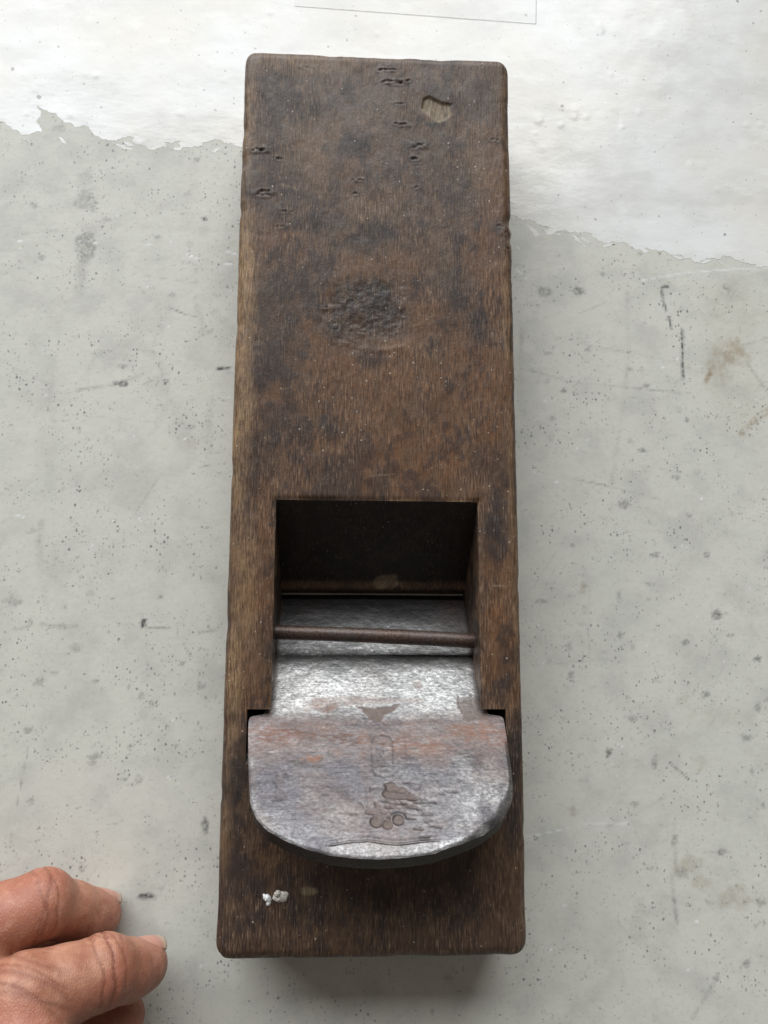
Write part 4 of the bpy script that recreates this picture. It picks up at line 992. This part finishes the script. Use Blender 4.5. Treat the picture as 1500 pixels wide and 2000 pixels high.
def build_hand():
    A_ = [np.array(p) for p in ((-98.4, -24.5, 46.0), (-103.5, 5.2, 28.0), (-88.4, 10.3, 23.0), (-77.8, 3.1, 8.0))]
    rA = [12.5, 10.4, 9.0, 6.9]
    B_ = [np.array(p) for p in ((-80.8, -34.5, 52.0), (-86.1, -7.7, 36.0), (-70.5, -5.5, 26.0), (-62.8, -7.7, 15.5))]
    rB = [12.5, 10.8, 8.9, 7.0]
    C_ = [np.array(p) for p in ((-90.2, -38.4, 30.0), (-80.1, -30.2, 16.0), (-70.1, -23.4, 8.5))]
    rC = [11.5, 8.8, 7.2]
    D_ = [np.array(p) for p in ((-114.1, -28.4, 42.0), (-123.8, -4.3, 24.0), (-112.5, -8.2, 12.0), (-91.4, -6.8, 8.0))]
    rD = [12, 9.8, 8.4, 6.8]
    E_ = [np.array(p) for p in ((-129.1, -35.5, 36.0), (-139.0, -18.1, 20.0), (-132.2, -23.8, 9.5), (-127.1, -31.2, 7.5))]
    rE = [11, 8.8, 7.6, 6.2]
    org = np.array([-178., -92., 0.2]); hi = np.array([-50., 26., 66.]); h = 0.52
    n = np.ceil((hi - org) / h).astype(int)
    gx, gy, gz = [(org[k] + h * np.arange(n[k])).astype(np.float32) for k in range(3)]
    P = np.meshgrid(gx, gy, gz, indexing='ij')
    def cone(a, b, ra, rb):
        ab = (b - a).astype(np.float32); L2 = float(ab @ ab)
        px, py, pz = P[0] - np.float32(a[0]), P[1] - np.float32(a[1]), P[2] - np.float32(a[2])
        t = np.clip((px * ab[0] + py * ab[1] + pz * ab[2]) / L2, 0, 1)
        return np.sqrt((px - t * ab[0]) ** 2 + (py - t * ab[1]) ** 2 + (pz - t * ab[2]) ** 2) - (ra + (rb - ra) * t)
    def ball(c, r): return np.sqrt((P[0] - np.float32(c[0])) ** 2 + (P[1] - np.float32(c[1])) ** 2 + (P[2] - np.float32(c[2])) ** 2) - r
    def smin(a, b, k):
        q = np.clip(.5 + .5 * (b - a) / k, 0, 1)
        return b + (a - b) * q - k * q * (1 - q)
    def finger(J, r, kk=2.2, kn=.80):
        d = cone(J[0], J[1], r[0] * .96, r[1] * .93)
        for i in range(1, len(J) - 1):
            # each bone is a little slimmer between its joints
            mid = (J[i] + J[i + 1]) / 2; rm = (r[i] + r[i + 1]) / 2 * .97
            e = smin(cone(J[i], mid, r[i] * (1 if i < len(J) - 2 else .93), rm), cone(mid, J[i + 1], rm, r[i + 1]), 1.0)
            d = smin(d, e, kk)
        # pad of the finger tip, on the palm side
        ax = (J[-1] - J[-2]); ax /= np.linalg.norm(ax)
        pv = np.array([0.1, -.92, -.3]); pv -= ax * (pv @ ax); pv /= np.linalg.norm(pv)
        d = smin(d, ball(J[-1] - ax * 4.5 + pv * 1.6, r[-1] * .98), 2.5)
        # knuckle on the back of the end joint
        d = smin(d, ball(J[-2] - pv * 2.2, r[-2] * kn), 2.0)
        return d
    dA, dB, dC, dD, dE = finger(A_, rA, .7), finger(B_, rB), finger(C_, rC), finger(D_, rD), finger(E_, rE)
    palm = cone(np.array(B_[0]), np.array(E_[0]) + np.array([0, -3., 0]), 14, 12)
    wr = np.array([-125., -100., 34.])
    palm = smin(palm, cone((B_[0] + A_[0]) / 2, wr, 17, 19), 8)
    palm = smin(palm, cone(E_[0], wr + np.array([-14., 0, -4]), 13, 17), 8)
    palm = smin(palm, cone(C_[0], wr + np.array([14., 6., -6]), 12, 16), 8)
    d = np.minimum(np.minimum(dA, dB), np.minimum(np.minimum(dC, dD), dE))
    d = smin(dA, dB, .5); d = smin(d, dC, .5); d = smin(d, dD, .5); d = smin(d, dE, .5)
    d = smin(d, palm, 5.0)
    # skin folds over the joints
    crease = np.zeros_like(d)
    fold = lambda J, i, off, amp, w: (J, i, off, amp, w)
    for J, i, off, amp, w in ((B_, 2, -3.4, .22, .38), (B_, 2, -1.8, .20, .34), (B_, 2, -.2, .30, .38), (B_, 2, 1.3, .18, .34), (B_, 2, 3.0, .12, .4), (A_, 2, -2.8, .16, .38), (A_, 2, -1.0, .22, .36), (A_, 2, .8, .20, .36), (B_, 1, 3.5, .16, .5), (B_, 1, -.8, .2, .5), (A_, 1, 9, .14, .5),
                              (B_, 1, 6.0, .14, .7), (B_, 1, 1.0, .16, .9), (B_, 1, -3.0, .14, .8)):
        ax = J[i + 1] - J[i - 1]; ax = ax / np.linalg.norm(ax); c = J[i]
        dx, dy, dz = P[0] - c[0], P[1] - c[1], P[2] - c[2]
        dist2 = dx * dx + dy * dy + dz * dz
        wob = .9 * np.sin(dz * .35 + off * 2) + .3 * np.sin(dy * .8 + off)
        t = dx * ax[0] + dy * ax[1] + dz * ax[2] - off + wob
        side = smooth((dy * .75 + dz * .65 + 3.0) / 5.0) * smooth((190 - dist2) / 60)
        g = np.exp(-(t / w) ** 2) * side
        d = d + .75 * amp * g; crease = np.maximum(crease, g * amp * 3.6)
    # deep fold under the bent end joint of the far finger
    V, F = surface_nets(d, org, h)
    # smooth a little
    e = np.concatenate([F[:, [0, 1]], F[:, [1, 2]], F[:, [2, 3]], F[:, [3, 0]]])
    for it in range(2):
        acc = np.zeros_like(V); cn = np.zeros(len(V))
        for a, b in ((0, 1), (1, 0)):
            np.add.at(acc, e[:, a], V[e[:, b]]); np.add.at(cn, e[:, a], 1)
        V = V * .5 + .5 * acc / np.maximum(cn, 1)[:, None]
    ii = np.clip(((V - org) / h).round().astype(int), 0, n - 1)
    cr = np.clip(crease[ii[:, 0], ii[:, 1], ii[:, 2]], 0, 1)
    tip = np.zeros(len(V))
    for J, r in ((A_, rA), (B_, rB), (C_, rC)):
        tip = np.maximum(tip, smooth(1.4 - np.linalg.norm(V - J[-1], axis=1) / (r[-1] * 1.3)))
    V[:, 2] = np.maximum(V[:, 2], 0.1)
    root = empty('hand', (-110, -60, 0))
    tag(root, 'sunburnt hand with bent fingers resting on the bench at lower left', 'hand')
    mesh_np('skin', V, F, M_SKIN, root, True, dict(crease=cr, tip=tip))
    # finger nails
    for J, r, dv, u0, u1, wd, lab in ((A_, 6.9, (.05, 1, -.02), -5.2, 4.9, 44, 'pale nail on the far finger'), (B_, 7.0, (.05, 1, .02), -4.0, 5.3, 44, 'short pink nail on the near finger'), (C_, 7.2, (.5, .6, -.5), -2.2, 6.6, 46, None)):
        ax = J[-1] - J[-2]; ax /= np.linalg.norm(ax)
        dv = np.array(dv); dv -= ax * (dv @ ax); dv /= np.linalg.norm(dv); sd = np.cross(ax, dv)
        nu, nv = 22, 19
        uu = np.linspace(0, 1, nu); vv = np.linspace(-1, 1, nv)
        Uu, Vv = np.meshgrid(uu, vv, indexing='ij')
        ulen = u0 + (u1 - u0) * Uu - (1.1 * Vv ** 2) * (Uu ** 3) + (1.2 * Vv ** 2) * (1 - Uu) ** 2
        a = np.radians(wd) * Vv * (1 - .06 * Uu)
        shells = []
        for off in (0.0, -.5):
            rr = np.interp(uu, [0, .22, .6, 1], [r - .25, r + .30, r + .40, r + .05])[:, None] + off - .75 * Vv ** 2
            p = J[-1] + ulen[..., None] * ax + (rr * np.cos(a))[..., None] * dv + (rr * np.sin(a) * 1.0)[..., None] * sd
            shells.append(p)
        top, bot = shells
        base = nu * nv
        Ft = grid_faces(nu, nv); Fb = grid_faces(nu, nv, base=base, flip=True)
        ring = [(i, 0) for i in range(nu)] + [(nu - 1, j) for j in range(1, nv)] + [(i, nv - 1) for i in range(nu - 2, -1, -1)] + [(0, j) for j in range(nv - 2, 0, -1)]
        rid = np.array([i * nv + j for i, j in ring]); nx_ = np.roll(rid, -1)
        Fr = np.stack([rid, rid + base, nx_ + base, nx_], 1)
        free = np.tile(smooth((Uu - .74) / .10).ravel(), 2)
        o = mesh_np('fingernail', np.concatenate([top.reshape(-1, 3), bot.reshape(-1, 3)]), np.concatenate([Ft, Fb, Fr]), M_NAIL, root, True, dict(free=free))
        if lab: o['label'] = lab
build_hand()
